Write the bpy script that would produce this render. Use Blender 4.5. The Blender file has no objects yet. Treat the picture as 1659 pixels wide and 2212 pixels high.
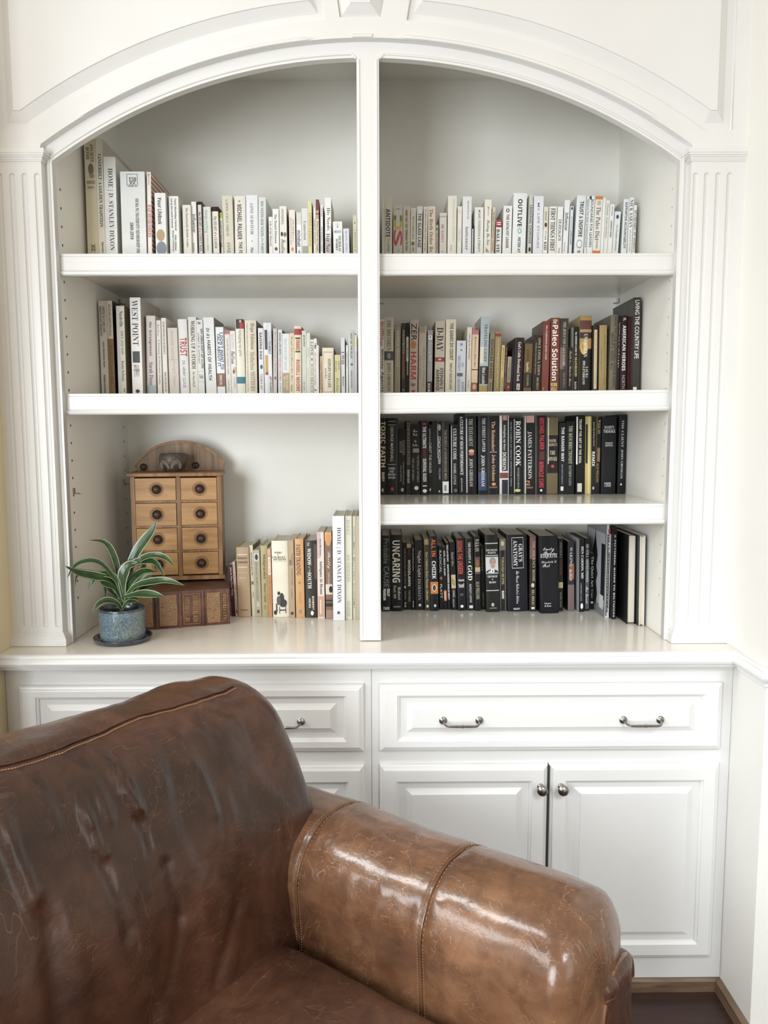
import bpy, bmesh, math, random
from math import sin, cos, pi, sqrt, radians
from mathutils import Vector, Matrix, noise
random.seed(7)
C = bpy.context.scene.collection
# ------------------------------------------------------------------ camera (solved from the photo)
EYE = 1.509
IW, IH, FPX = 1659.0, 2212.0, 1658.25
YAW, PITCH, ROLL = radians(0.35555), radians(5.8017), radians(-0.16937)
_f = Vector((sin(YAW)*cos(PITCH), cos(YAW)*cos(PITCH), -sin(PITCH)))
_r0 = Vector((cos(YAW), -sin(YAW), 0)); _u0 = _r0.cross(_f)
_r = _r0*cos(ROLL)+_u0*sin(ROLL); _u = -_r0*sin(ROLL)+_u0*cos(ROLL)
CAM = Vector((0, -2.02, EYE))
cd = bpy.data.cameras.new('camera'); cd.sensor_fit = 'HORIZONTAL'; cd.sensor_width = 36; cd.lens = FPX/IW*36
cam = bpy.data.objects.new('camera', cd); C.objects.link(cam)
cam.matrix_world = Matrix(((_r.x, _u.x, -_f.x, CAM.x), (_r.y, _u.y, -_f.y, CAM.y), (_r.z, _u.z, -_f.z, CAM.z), (0, 0, 0, 1)))
bpy.context.scene.camera = cam
# ------------------------------------------------------------------ world, lights, exposure
vs = bpy.context.scene.view_settings
bpy.context.scene.display_settings.display_device = 'sRGB'
vs.view_transform = 'Standard'; vs.look = 'None'; vs.gamma = 1; vs.use_curve_mapping = False; vs.exposure = -0.02
w = bpy.data.worlds.new('room_daylight'); bpy.context.scene.world = w; w.use_nodes = True
bg = w.node_tree.nodes['Background']; bg.inputs[0].default_value = (1.0, .885, .71, 1); bg.inputs[1].default_value = 0.74
def area(name, loc, target, sx, sy, power, col):
    l = bpy.data.lights.new(name, 'AREA'); l.shape = 'RECTANGLE'; l.size = sx; l.size_y = sy; l.energy = power; l.color = col
    o = bpy.data.objects.new(name, l); C.objects.link(o); o.location = loc
    o.rotation_euler = (Vector(target)-Vector(loc)).to_track_quat('-Z', 'Y').to_euler(); return o
area('window_light_left', (-1.75, -3.9, 1.45), (.1, .3, 1.4), 1.4, 2.0, 120, (.89, .95, 1.0))
area('window_light_right', (2.2, -3.6, 1.5), (0, 0, .9), 1.3, 1.9, 16, (.86, .93, 1.0))
dl = area('cabinet_fill_light', (1.0, -2.7, 2.5), (.72, -.1, .35), .8, .8, 4.4, (.84, .92, 1.0)); dl.data.spread = radians(52)  # added unseen lamp, narrow cool fill from above onto the right base cabinet
area('side_window_light', (-2.6, -1.75, 2.25), (.1, -.7, .7), 1.9, .62, 42, (.93, .97, 1.0))
# long skylight over the left side of the room, along the sofa arm
sk = area('skylight', (-1.72, -.80, 3.12), (0, -.5, .8), 1.75, .42, 8, (.97, .99, 1.0)); sk.data.spread = radians(75)
_z = -(Vector((0, -.5, .8))-sk.location).normalized(); _x = Vector((.81, -.588, 0)); _x = (_x-_z*_x.dot(_z)).normalized(); _y = _z.cross(_x)
sk.matrix_world = Matrix(((_x.x, _y.x, _z.x, -1.72), (_x.y, _y.y, _z.y, -.80), (_x.z, _y.z, _z.z, 3.12), (0, 0, 0, 1)))

def P(px, py, y=None, z=None):
    """point of the room behind a pixel of the photo, on the plane y=... or z=..."""
    d = _r*(px-IW/2) - _u*(py-IH/2) + _f*FPX
    t = (y-CAM.y)/d.y if z is None else (z-CAM.z)/d.z
    return CAM + d*t
# ------------------------------------------------------------------ helpers
def lin(c): return c/12.92 if c <= .04045 else ((c+.055)/1.055)**2.4
def hexc(h):
    if len(h) == 3: h = ''.join(x*2 for x in h)
    return tuple(lin(int(h[i:i+2], 16)/255) for i in (0, 2, 4))
_mats = {}
def mat(key, col, rough=.5, metal=0, var=.06, scale=30, bump=0, coat=0, spec=.5):
    if key in _mats: return _mats[key]
    m = bpy.data.materials.new(key); m.use_nodes = True; nt = m.node_tree; b = nt.nodes['Principled BSDF']
    b.inputs['Roughness'].default_value = rough; b.inputs['Metallic'].default_value = metal
    b.inputs['Coat Weight'].default_value = coat; b.inputs['Specular IOR Level'].default_value = spec
    tc = nt.nodes.new('ShaderNodeTexCoord'); n = nt.nodes.new('ShaderNodeTexNoise'); n.inputs['Scale'].default_value = scale
    nt.links.new(tc.outputs['Object'], n.inputs['Vector'])
    r = nt.nodes.new('ShaderNodeValToRGB'); nt.links.new(n.outputs['Fac'], r.inputs['Fac'])
    r.color_ramp.elements[0].position = .35; r.color_ramp.elements[1].position = .65
    r.color_ramp.elements[0].color = tuple(c*(1-var) for c in col)+(1,); r.color_ramp.elements[1].color = tuple(min(1, c*(1+var*.6)) for c in col)+(1,)
    nt.links.new(r.outputs['Color'], b.inputs['Base Color'])
    if bump:
        bp = nt.nodes.new('ShaderNodeBump'); bp.inputs['Strength'].default_value = bump; bp.inputs['Distance'].default_value = .002
        nt.links.new(n.outputs['Fac'], bp.inputs['Height']); nt.links.new(bp.outputs['Normal'], b.inputs['Normal'])
    _mats[key] = m; return m
def paper(h, rough=.42):
    if h == 'plaid': return plaid()
    c = hexc(h); L_ = .3*c[0]+.6*c[1]+.1*c[2]; k = .34+.61*min(1, L_/.22)
    return mat('cover_'+h+('_%d' % int(rough*100)), tuple(min(.86, v*k) for v in c), rough, 0, .04, 12, spec=.28+.22*min(1, L_/.2))
def plaid():
    if 'red_gingham' in _mats: return _mats['red_gingham']
    m = bpy.data.materials.new('red_gingham'); m.use_nodes = True; nt = m.node_tree; b = nt.nodes['Principled BSDF']; b.inputs['Roughness'].default_value = .5
    tc = nt.nodes.new('ShaderNodeTexCoord'); out = []
    for ax in ('Y', 'Z'):
        wv = nt.nodes.new('ShaderNodeTexWave'); wv.bands_direction = ax; wv.inputs['Scale'].default_value = 24; nt.links.new(tc.outputs['Object'], wv.inputs['Vector'])
        r = nt.nodes.new('ShaderNodeValToRGB'); r.color_ramp.interpolation = 'CONSTANT'; r.color_ramp.elements[1].position = .5
        r.color_ramp.elements[0].color = (.42, .22, .17, 1); r.color_ramp.elements[1].color = (.95, .92, .86, 1); nt.links.new(wv.outputs['Fac'], r.inputs['Fac']); out.append(r)
    mx = nt.nodes.new('ShaderNodeMixRGB'); mx.blend_type = 'MULTIPLY'; mx.inputs[0].default_value = 1; nt.links.new(out[0].outputs[0], mx.inputs[1]); nt.links.new(out[1].outputs[0], mx.inputs[2])
    nt.links.new(mx.outputs[0], b.inputs['Base Color']); _mats['red_gingham'] = m; return m
def ink(h): return mat('ink_'+h, hexc(h), .5, 0, .0, 10)

def wloc(o):
    v = Vector((0, 0, 0))
    while o is not None: v += o.location; o = o.parent
    return v
class MB:
    def __init__(s): s.v = []; s.f = []; s.m = []; s.mi = 0
    def add(s, vs, fs, mi=None):
        o = len(s.v); s.v += [tuple(v) for v in vs]; s.f += [tuple(i+o for i in f) for f in fs]; s.m += [s.mi if mi is None else mi]*len(fs); return s
    def box(s, x0, x1, y0, y1, z0, z1, mi=None):
        return s.add([(x0,y0,z0),(x1,y0,z0),(x1,y1,z0),(x0,y1,z0),(x0,y0,z1),(x1,y0,z1),(x1,y1,z1),(x0,y1,z1)],
                     [(0,3,2,1),(4,5,6,7),(0,1,5,4),(1,2,6,5),(2,3,7,6),(3,0,4,7)], mi)
    def loft(s, rings, closed=True, caps=(True, True), mi=None):
        n = len(rings[0]); vs = [p for r in rings for p in r]; fs = []
        for i in range(len(rings)-1):
            for j in range(n if closed else n-1):
                k = (j+1) % n; fs.append((i*n+j, i*n+k, (i+1)*n+k, (i+1)*n+j))
        if caps[0]: fs.append(tuple(range(n))[::-1])
        if caps[1]: fs.append(tuple((len(rings)-1)*n+j for j in range(n)))
        return s.add(vs, fs, mi)
    def tube(s, pts, rad, seg=8, mi=None, caps=True):
        pts = [Vector(p) for p in pts]; rings = []; up = None
        for i, p in enumerate(pts):
            t = (pts[min(i+1, len(pts)-1)]-pts[max(i-1, 0)]).normalized()
            if up is None: up = t.orthogonal().normalized()
            up = (up - t*up.dot(t)).normalized(); sd = t.cross(up); r = rad[i] if isinstance(rad, (list, tuple)) else rad
            rings.append([p+up*(r*cos(2*pi*k/seg))+sd*(r*sin(2*pi*k/seg)) for k in range(seg)])
        return s.loft(rings, True, (caps, caps), mi)
    def lathe(s, prof, c=(0,0,0), seg=32, axis='z', mi=None, caps=(False, False)):
        rings = []
        for r, h in prof:
            ring = []
            for k in range(seg):
                a = 2*pi*k/seg; x, y = r*cos(a), r*sin(a)
                ring.append((c[0]+x, c[1]+y, c[2]+h) if axis == 'z' else (c[0]+x, c[1]+h, c[2]+y))
            rings.append(ring)
        return s.loft(rings, True, caps, mi)
    def build(s, name, mats, parent=None, world=True, smooth=False):
        me = bpy.data.meshes.new(name); off = wloc(parent) if (parent is not None and world) else Vector((0, 0, 0))
        me.from_pydata([(v[0]-off.x, v[1]-off.y, v[2]-off.z) for v in s.v], [], s.f)
        for m in (mats if isinstance(mats, (list, tuple)) else [mats]): me.materials.append(m)
        me.polygons.foreach_set('material_index', s.m)
        if smooth: me.polygons.foreach_set('use_smooth', [True]*len(s.f))
        bm = bmesh.new(); bm.from_mesh(me); bmesh.ops.recalc_face_normals(bm, faces=bm.faces); bm.to_mesh(me); bm.free()
        if smooth and smooth != 2: me.set_sharp_from_angle(angle=radians(40))
        o = bpy.data.objects.new(name, me); C.objects.link(o); o.parent = parent; return o
def tag(o, label=None, cat=None, group=None, kind=None):
    if label: o['label'] = label
    if cat: o['category'] = cat
    if group: o['group'] = group
    if kind: o['kind'] = kind
    return o
def empty(name, loc=(0,0,0), rz=0, ry=0):
    o = bpy.data.objects.new(name, None); C.objects.link(o); o.location = loc; o.rotation_euler = (0, ry, rz); o.empty_display_size = .05; return o
def curve_mesh(name, outlines, y0, y1, m, parent):
    """flat board in the XZ plane with holes, between y0 (front) and y1"""
    c = bpy.data.curves.new(name, 'CURVE'); c.dimensions = '2D'; c.fill_mode = 'BOTH'; c.extrude = (y1-y0)/2
    for ol in outlines:
        sp = c.splines.new('POLY'); sp.points.add(len(ol)-1); sp.use_cyclic_u = True
        for p, q in zip(sp.points, ol): p.co = (q[0], q[1], 0, 1)
    t = bpy.data.objects.new('tmp', c); C.objects.link(t); dg = bpy.context.evaluated_depsgraph_get()
    me = bpy.data.meshes.new_from_object(t.evaluated_get(dg)); bpy.data.objects.remove(t); bpy.data.curves.remove(c)
    off = wloc(parent) if parent else Vector((0,0,0)); ym = (y0+y1)/2
    for v in me.vertices: v.co = Vector((v.co.x, ym-v.co.z, v.co.y))-off
    me.name = name; me.materials.clear(); me.materials.append(m)
    o = bpy.data.objects.new(name, me); C.objects.link(o); o.parent = parent; return o
def rings_xz(mb, contours, mi=None, cap=True):
    """contours: list of (list of (x,z), y)"""
    return mb.loft([[(x, y, z) for x, z in pts] for pts, y in contours], True, (False, cap), mi)
def raised(mb, x0, x1, z0, z1, yb, yf, fx, fz):
    """raised-panel door or drawer front: yb back, yf front face (yf<yb), frame widths fx, fz"""
    t = yb-yf
    st = [(0,0,t),(0,0,t*.45),(.003,.003,t*.3),(.008,.008,t*.22),(.010,.010,t*.06),(.013,.013,0),(fx,fz,0),(fx+.001,fz+.001,.003),(fx+.006,fz+.006,.0055),(fx+.008,fz+.008,.010),
          (fx+.024,fz+.022,.010),(fx+.040,fz+.036,.003),(fx+.0405,fz+.0365,.001)]
    cs = [([(x0+a,z0+b),(x1-a,z0+b),(x1-a,z1-b),(x0+a,z1-b)], yf+d) for a, b, d in st]
    return rings_xz(mb, cs)

TRIM = mat('white_trim_paint', (.735, .73, .715), .3, 0, .015, 6, .02)
INNER = mat('greige_interior_paint', (.85, .84, .79), .38, 0, .02, 5, .03)
WALLP = mat('pale_wall_paint', (.80, .79, .75), .6, 0, .02, 4, .05)
WALLL = mat('warm_shade_wall_paint', (.70, .60, .40), .6, 0, .03, 4, .05)  # left wall only: its warm shade is put into the base colour as tan
DARKHOLE = mat('dark_hole', (.03, .025, .02), .8)
STEEL = mat('brushed_pewter', (.33, .31, .29), .3, 1, .1, 90)
'''SETTING'''
CT, ZL = .954, .956
XL, XR = -.97, .92
# -------- room shell
def struct(name, mb, m, parent=None):
    o = mb.build(name, m, parent)
    if parent is None: o['kind'] = 'structure'
    return o
struct('floor', MB().box(-3.2, 3.2, -4.4, .6, -.06, -.008), mat('dark_subfloor', (.02, .012, .009), .6))
fl = bpy.data.objects['floor']
wood = None
def wood_mat(key, c1, c2, scale, rough, axis=(1, 12, 12), bump=.15):
    m = bpy.data.materials.new(key); m.use_nodes = True; nt = m.node_tree; b = nt.nodes['Principled BSDF']; b.inputs['Roughness'].default_value = rough
    tc = nt.nodes.new('ShaderNodeTexCoord'); mp = nt.nodes.new('ShaderNodeMapping'); mp.inputs['Scale'].default_value = axis
    oi = nt.nodes.new('ShaderNodeObjectInfo'); va = nt.nodes.new('ShaderNodeVectorMath'); va.operation = 'ADD'
    cm = nt.nodes.new('ShaderNodeCombineXYZ'); mu = nt.nodes.new('ShaderNodeMath'); mu.operation = 'MULTIPLY'; mu.inputs[1].default_value = 37
    nt.links.new(oi.outputs['Random'], mu.inputs[0]); nt.links.new(mu.outputs[0], cm.inputs[0]); nt.links.new(mu.outputs[0], cm.inputs[1])
    nt.links.new(tc.outputs['Object'], mp.inputs['Vector']); nt.links.new(mp.outputs[0], va.inputs[0]); nt.links.new(cm.outputs[0], va.inputs[1])
    n = nt.nodes.new('ShaderNodeTexNoise'); n.inputs['Scale'].default_value = scale; n.inputs['Detail'].default_value = 6; n.inputs['Distortion'].default_value = .6
    nt.links.new(va.outputs[0], n.inputs['Vector'])
    r = nt.nodes.new('ShaderNodeValToRGB'); r.color_ramp.elements[0].position = .32; r.color_ramp.elements[1].position = .68
    r.color_ramp.elements[0].color = c1+(1,); r.color_ramp.elements[1].color = c2+(1,)
    nt.links.new(n.outputs['Fac'], r.inputs['Fac']); nt.links.new(r.outputs[0], b.inputs['Base Color'])
    bp = nt.nodes.new('ShaderNodeBump'); bp.inputs['Strength'].default_value = bump; bp.inputs['Distance'].default_value = .002
    nt.links.new(n.outputs['Fac'], bp.inputs['Height']); nt.links.new(bp.outputs[0], b.inputs['Normal']); return m
FLOORW = wood_mat('dark_floor_wood', (.022, .010, .008), (.045, .02, .015), 3, .42)
first = None
for k in range(26):
    y = -.085-k*.13
    if first is None:
        mb = MB(); mb.box(-3.0, 3.0, -.1285, 0, -.008, 0); first = mb.build('floor_plank', FLOORW, None); o = first
    else:
        o = bpy.data.objects.new('floor_plank', first.data); C.objects.link(o)
    o.parent = fl; o.location = (random.uniform(-.05, .05), y, 0)
# walls: left and right stubs and their returns
struct('wall_left', MB().box(XL-.1, XL, -.27, .56, 0, 2.95).box(-3.2, XL-.1, -.27, -.17, 0, 2.95), WALLL)
struct('wall_right', MB().box(XR, XR+.1, -.25, .56, 0, 2.95).box(XR+.1, 3.2, -.25, -.15, 0, 2.95), WALLP)
struct('wall_back', MB().box(-3.2, 3.2, .56, .62, 0, 2.95), WALLP)
BASEW = wood_mat('stained_baseboard', (.10, .06, .035), (.20, .13, .08), 4, .5, (2, 2, 14))
struct('baseboard_back', MB().loft([[(x, -.085, 0), (x, -.085, .030), (x, -.080, .038), (x, -.066, .040), (x, -.066, 0)] for x in (XL, XR)]), BASEW)
struct('baseboard_right', MB().loft([[(XR, y, 0), (XR-.014, y, 0), (XR-.014, y, .032), (XR-.004, y, .040), (XR, y, .040)] for y in (-.086, -.264)])
       .loft([[(x, -.25, 0), (x, -.264, 0), (x, -.264, .032), (x, -.254, .040), (x, -.25, .040)] for x in (XR-.014, 3.2)]), BASEW)
# chair rail that carries the counter moulding along the right wall
prof = [(0, .000), (.012, .000), (.016, -.004), (.016, -.008), (.022, -.013), (.024, -.020), (.022, -.026), (.014, -.029), (.014, -.033), (.010, -.036), (.010, -.043), (0, -.043)]
rl = MB(); rl.loft([[(XR-d, -.120-0*d, CT+h) for d, h in prof], [(XR-d, -.25-d, CT+h) for d, h in prof], [(3.2, -.25-d, CT+h) for d, h in prof]], True)
rl.box(XR, 3.2, -.268, -.25, CT, CT+.012)
struct('trim_1', rl, TRIM)

# -------- the arched bookcase
XC, ZC, R = -.0285, 1.043, 1.40
NL, NR, DL, DR = -.8225, .7655, -.053, .003
SPR = 2.196
bc = tag(empty('bookcase', (XC, 0, CT)), 'white built-in arched bookcase with fluted pilasters and central divider above the counter', 'bookcase')
def arc(r, x0, x1, n=48):
    a0 = math.atan2(sqrt(r*r-(x0-XC)**2), x0-XC); a1 = math.atan2(sqrt(r*r-(x1-XC)**2), x1-XC)
    return [(XC+r*cos(a0+(a1-a0)*i/n), ZC+r*sin(a0+(a1-a0)*i/n)) for i in range(n+1)]
ff = [(XL, CT+.001), (NL, CT+.001)] + arc(R, NL, NR) + [(NR, CT+.001), (XR, CT+.001), (XR, 2.75), (XL, 2.75)]
curve_mesh('face_frame', [ff], 0, .022, TRIM, bc)
# carcass
MB().box(NL-.022, NL-.006, .022, .54, CT+.001, 2.62).build('side_panel', INNER, bc)
MB().box(NR+.006, NR+.022, .022, .54, CT+.001, 2.62).build('side_panel', INNER, bc)
MB().box(NL-.022, NR+.022, .53, .548, CT+.001, 2.62).build('back_panel', INNER, bc)
MB().box(NL-.022, NR+.022, .022, .548, 2.62, 2.64).build('top_panel', INNER, bc)
dv = MB().box(DL, DR, -.001, .024, CT+.003, 2.447).build('divider', TRIM, bc)
MB().box(DL+.004, DR-.004, .024, .529, CT+.001, 2.6).build('divider_panel', INNER, bc)
# small rounded beads along the openings
def bead(pts, r=.0032, name='bead', par=None, y=-.0005): MB().tube([(x, y, z) for x, z in pts], r, 6).build(name, TRIM, par or bc, smooth=True)
ib = .009
zt = lambda x, rr: ZC+sqrt(rr*rr-(x-XC)**2)
bead([(NL-ib, CT+.02), (NL-ib, zt(NL-ib+.004, R+ib))]+arc(R+ib, NL-.003, DL-.012)+[(DL-.001, zt(DL, R)-.002)])
bead([(DR+.001, zt(DR, R)-.002)]+arc(R+ib, DR+.012, NR+.003)+[(NR+ib, zt(NR+ib-.004, R+ib)), (NR+ib, CT+.02)])
for x in (DL+.006, DR-.006): bead([(x, CT+.012), (x, zt(x, R)-.004)], .0026, y=-.001)
# spandrel board, proud of the face frame, with two raised panels and a keystone
YS = -.022
zb = 2.262
def spandrel(side, d, N=40):
    r = 1.481+d; xl = -.943+d; xr = -.128-d*.9; z0 = zb+d; xa = XC-sqrt(r*r-(z0-ZC)**2)
    pts = [(xl, z0), (xa, z0)] + arc(r, xa, xr, N)[1:] + [(xr-.03, 2.70-d), (xl, 2.70-d)]
    return pts if side < 0 else [(2*XC-x, z) for x, z in pts]
kst = lambda d: [(-.093+d, 2.527+d), (.009-d, 2.527+d), (.040-d*.9, 2.70), (-.118+d*.9, 2.70)]
R1 = 1.437
xl1, xr1 = -.839, .785
out = [(XL, 2.214), (xl1-.004, 2.214)] + arc(R1, xl1, xr1) + [(xr1+.004, 2.214), (XR, 2.214), (XR, 2.95), (XL, 2.95)]
curve_mesh('spandrel_board', [out, spandrel(-1, 0), spandrel(1, 0), kst(0)], YS, .0, TRIM, bc)
for sd in (-1, 1):
    mb = MB(); rings_xz(mb, [(spandrel(sd, d), YS+y) for d, y in ((-.002, .006), (.003, .010), (.020, .010), (.0435, -.006), (.044, -.009), (.046, -.009))])
    mb.build('spandrel_panel', TRIM, bc)
mb = MB(); rings_xz(mb, [(kst(d), YS+y) for d, y in ((-.002, .006), (.002, .008), (.026, -.012), (.027, -.014))]); mb.build('keystone', TRIM, bc)
for x0, x1 in ((-.745, -.155), (-.063, -.012), (.048, .700)):
    a = arc(R1+.0045, x0, x1, 30); MB().tube([(x, YS+.0005, z) for x, z in a], [.001]+[.0052]*(len(a)-2)+[.001], 6).build('arch_bead', TRIM, bc, smooth=True)
# fluted pilasters
def pilaster(x0, x1, centers, sgn):
    p = bpy.data.objects.new('pilaster', None); C.objects.link(p); p.parent = bc
    z0, z1 = CT+.002, 2.213; yf = -.025; fr = .0068; dep = .0065
    xs = {x0, x1}
    for c in centers:
        for k in range(-6, 7):
            x = c+fr*k/6
            if x0 < x < x1: xs.add(round(x, 5))
    xs = sorted(xs); za, zc_ = 1.010, 2.152
    zs = [z0, za-fr]+[za-fr*cos(pi/2*k/5) for k in range(1, 6)]+[zc_]+[zc_+fr*sin(pi/2*k/5) for k in range(1, 6)]+[z1]
    def dy(x, z):
        b = 0
        for c in centers:
            dx = abs(x-c)/fr; dz = 0 if za <= z <= zc_ else (min(abs(z-za), abs(z-zc_))/fr); q = dx*dx+dz*dz
            if q < 1: b = max(b, dep*sqrt(1-q))
        return b
    mb = MB(); vs = [(x, yf+dy(x, z), z) for z in zs for x in xs]; n = len(xs)
    fs = [(i*n+j, i*n+j+1, (i+1)*n+j+1, (i+1)*n+j) for i in range(len(zs)-1) for j in range(n-1)]
    mb.add(vs, fs); xi = x1 if sgn < 0 else x0
    mb.add([(xi, yf, z0), (xi, 0, z0), (xi, 0, z1), (xi, yf, z1)], [(0, 1, 2, 3)])
    mb.build('fluted_shaft', TRIM, p)
    def stack(lv, name):
        m2 = MB()
        for a, b, e in lv:
            m2.box(x0-(e if sgn > 0 else 0), x1+(e if sgn < 0 else 0), yf-e, 0.0, a, b)
        m2.build(name, TRIM, p)
    stack([(2.186, 2.190, .003), (2.190, 2.195, .005), (2.195, 2.199, .008), (2.199, 2.204, .011), (2.204, 2.215, .013)], 'capital')
    stack([(CT+.001, .974, .013), (.974, .978, .011), (.978, .982, .009), (.982, .986, .006), (.986, .990, .003)], 'base_moulding')
pilaster(XL, -.839, (-.9445, -.9135, -.8825, -.8515), -1)
pilaster(.785, XR, (.7965, .8245, .853, .8815), 1)
# shelves
def shelf(x0, x1, zl, zr):
    s = bpy.data.objects.new('shelf', None); C.objects.link(s); s.parent = bc
    def slab(ya, yb, ta, tb):
        return [[(x, ya, z+tb), (x, yb, z+tb), (x, yb, z+ta), (x, ya, z+ta)] for x, z in ((x0, zl), (x1, zr))]
    MB().loft(slab(.040, .529, 0, -.026)).build('shelf_board', mat('glossy_shelf_paint', (.72, .69, .63), .17, 0, .02, 5, .02), s)
    pr = [(.040, 0), (.0265, 0), (.025, -.001), (.025, -.0065), (.0262, -.0075), (.025, -.0085), (.025, -.0415), (.0262, -.0425), (.024, -.044), (.0215, -.048), (.0225, -.052), (.026, -.055), (.040, -.055)]
    MB().loft([[(x, y, z+h) for y, h in pr] for x, z in ((x0, zl), (x1, zr))]).build('shelf_lip', TRIM, s)
    return s
SH = {'UL': (1.975, 1.975), 'UR': (1.974, 1.974), 'ML': (1.617, 1.617), 'MR': (1.6170, 1.6235), 'LR': (1.321, 1.321)}
shelf(NL-.0055, DL-.001+.0045, *SH['UL']); shelf(DR-.0035, NR+.0055, *SH['UR']); shelf(NL-.0055, DL+.0035, *SH['ML']); shelf(DR-.0035, NR+.0055, *SH['MR']); shelf(DR-.0035, NR+.0055, *SH['LR'])
# shelf-pin holes and a few brass pins
mb = MB()
for y in (.060, .49):
    z = CT+.11
    while z < 2.15:
        mb.lathe([(.0, 0), (.0035, 0)], (0, 0, 0), 8); n = 16
        mb.v[-16:] = [(NL-.0055, y+v[0], z+v[1]) for v in mb.v[-16:]]
        z += .047
o = mb.build('pin_hole', DARKHOLE, bc); o['kind'] = 'stuff'
mb = MB()
z = CT+.11
while z < 2.15:
    mb.lathe([(.0, 0), (.003, 0)], (0, 0, 0), 8); mb.v[-16:] = [(NR+.0055, .06+v[0], z+v[1]) for v in mb.v[-16:]]; z += .047
o = mb.build('pin_hole', mat('painted_hole', (.5, .49, .45), .6), bc); o['kind'] = 'stuff'
BRASS = mat('dull_brass_pin', (.45, .38, .26), .35, 1)
def pin(x, y, z, s): MB().box(x, x+s*.003, y-.004, y+.004, z-.002, z+.014).tube([(x, y, z), (x+s*.018, y, z-.002)], .0018, 6).build('shelf_pin', BRASS, bc)
pin(NL-.005, .06, 1.352, 1); pin(NL-.005, .47, 1.352, 1)
for x, s in ((NL-.005, 1), (DL+.004, -1)): pin(x, .49, 1.925, s)
for x, s in ((DR-.004, 1), (NR+.005, -1)): pin(x, .49, 1.925, s)

# -------- counter
ctp = [(.55, 0), (-.112, 0), (-.1165, -.002), (-.118, -.005), (-.1185, -.009), (-.1175, -.011), (-.1185, -.013), (-.1215, -.016), (-.1240, -.022), (-.1215, -.029), (-.1120, -.032), (-.1110, -.0335), (-.1125, -.035), (-.1115, -.038), (-.1045, -.040), (-.1045, -.043), (-.080, -.043), (-.080, -.036), (.55, -.036)]
CTM = mat('glossy_cream_counter_paint', (.74, .70, .63), .16, 0, .02, 5, .02)
wt = tag(empty('counter_top', (XC, -.12, CT)), 'long cream painted counter with moulded white front edge under the bookcase', 'counter')
MB().loft([[(x, y, CT+z) for y, z in [(.55, 0), (-.1, 0), (-.1, -.036), (.55, -.036)]] for x in (XL+.001, XR-.001)]).build('counter_board', CTM, wt)
MB().loft([[(x, y-.0015, CT+z) for y, z in [(-.0985, 0)]+ctp[1:16]+[(-.0985, -.043)]] for x in (XL+.001, XR-.001)]).build('edge_moulding', TRIM, wt)

# -------- base cabinets
YC = -.080
def pull(x0, x1, z, par, yf):
    h = bpy.data.objects.new('handle', None); C.objects.link(h); h.parent = par
    mb = MB(); xm = (x0+x1)/2
    for x in (x0, x1):
        mb.lathe([(.0, 0), (.0095, 0), (.0105, -.0015), (.0095, -.003), (.0072, -.004), (.0072, -.006), (.0045, -.008), (.0045, -.012), (0, -.012)], (x, yf, z), 16, 'y')
    pts = []; rad = []
    N = 28
    for i in range(N+1):
        u = i/N; x = x0+(x1-x0)*u; e = min(u, 1-u); q = min(1, e/.16)
        pts.append((x, yf-.008-.020*sqrt(max(0, 1-(1-q)**2)), z-.006*sqrt(max(0, 1-(1-q)**2)))); c = abs(u-.5)
        rad.append(.0042 if c < .02 else .0032 if c < .035 else .0046 if c < .07 else .0030 if c < .1 else .0040-.0012*(c-.1)/.4)
    mb.tube(pts, rad, 8)
    mb.v = [tuple(v) for v in mb.v]; o = mb.build('bow', STEEL, par, smooth=True); o.name = 'handle'
    bpy.data.objects.remove(h)
def knob(x, z, par, yf):
    MB().lathe([(0, 0), (.0085, 0), (.0085, -.003), (.005, -.006), (.0048, -.014), (.009, -.018), (.0135, -.023), (.0145, -.027), (.0125, -.031), (.007, -.0335), (0, -.0345)], (x, yf, z), 24, 'y').build('knob', STEEL, par, smooth=True)
def cabinet(x0, x1, fx0, fx1, gap, label):
    cb = tag(empty('base_cabinet', ((x0+x1)/2, YC, 0)), label, 'cabinet', None)
    MB().box(x0, x1, YC, -.060, .040, CT-.0435).box(x0, x1, -.060, .54, .04, CT-.0445).build('cabinet_body', TRIM, cb)
    dr = MB(); raised(dr, fx0, fx1, .687, .8655, YC, -.1, .046, .028); d = dr.build('drawer', TRIM, cb)
    L = fx1-fx0; q = .180*L/.889
    pull(fx0+.164*L/.889, fx0+.258*L/.889, .771, d, -.099); pull(fx1-.258*L/.889, fx1-.162*L/.889, .770, d, -.099)
    for a, b in ((fx0, gap-.0015), (gap+.0015, fx1)):
        m = MB(); raised(m, a, b, .106, .6485, YC, -.1, .042, .042); dd = m.build('door', TRIM, cb)
        knob(gap-.022 if a == fx0 else gap+.037-.005, .592, dd, -.1)
    MB().box(gap-.0016, gap+.0016, -.0995, YC, .108, .647).build('door_gap', DARKHOLE, cb)
    return cb
cabinet(XC+.007, XR-.001, -.001, .8885, .4405, 'white raised-panel base cabinet right of the sofa back with two pulls and two knobs')
cabinet(XL+.001, XC+.006, -.932, -.042, -.487, 'white raised-panel base cabinet mostly hidden behind the leather sofa')
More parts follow.
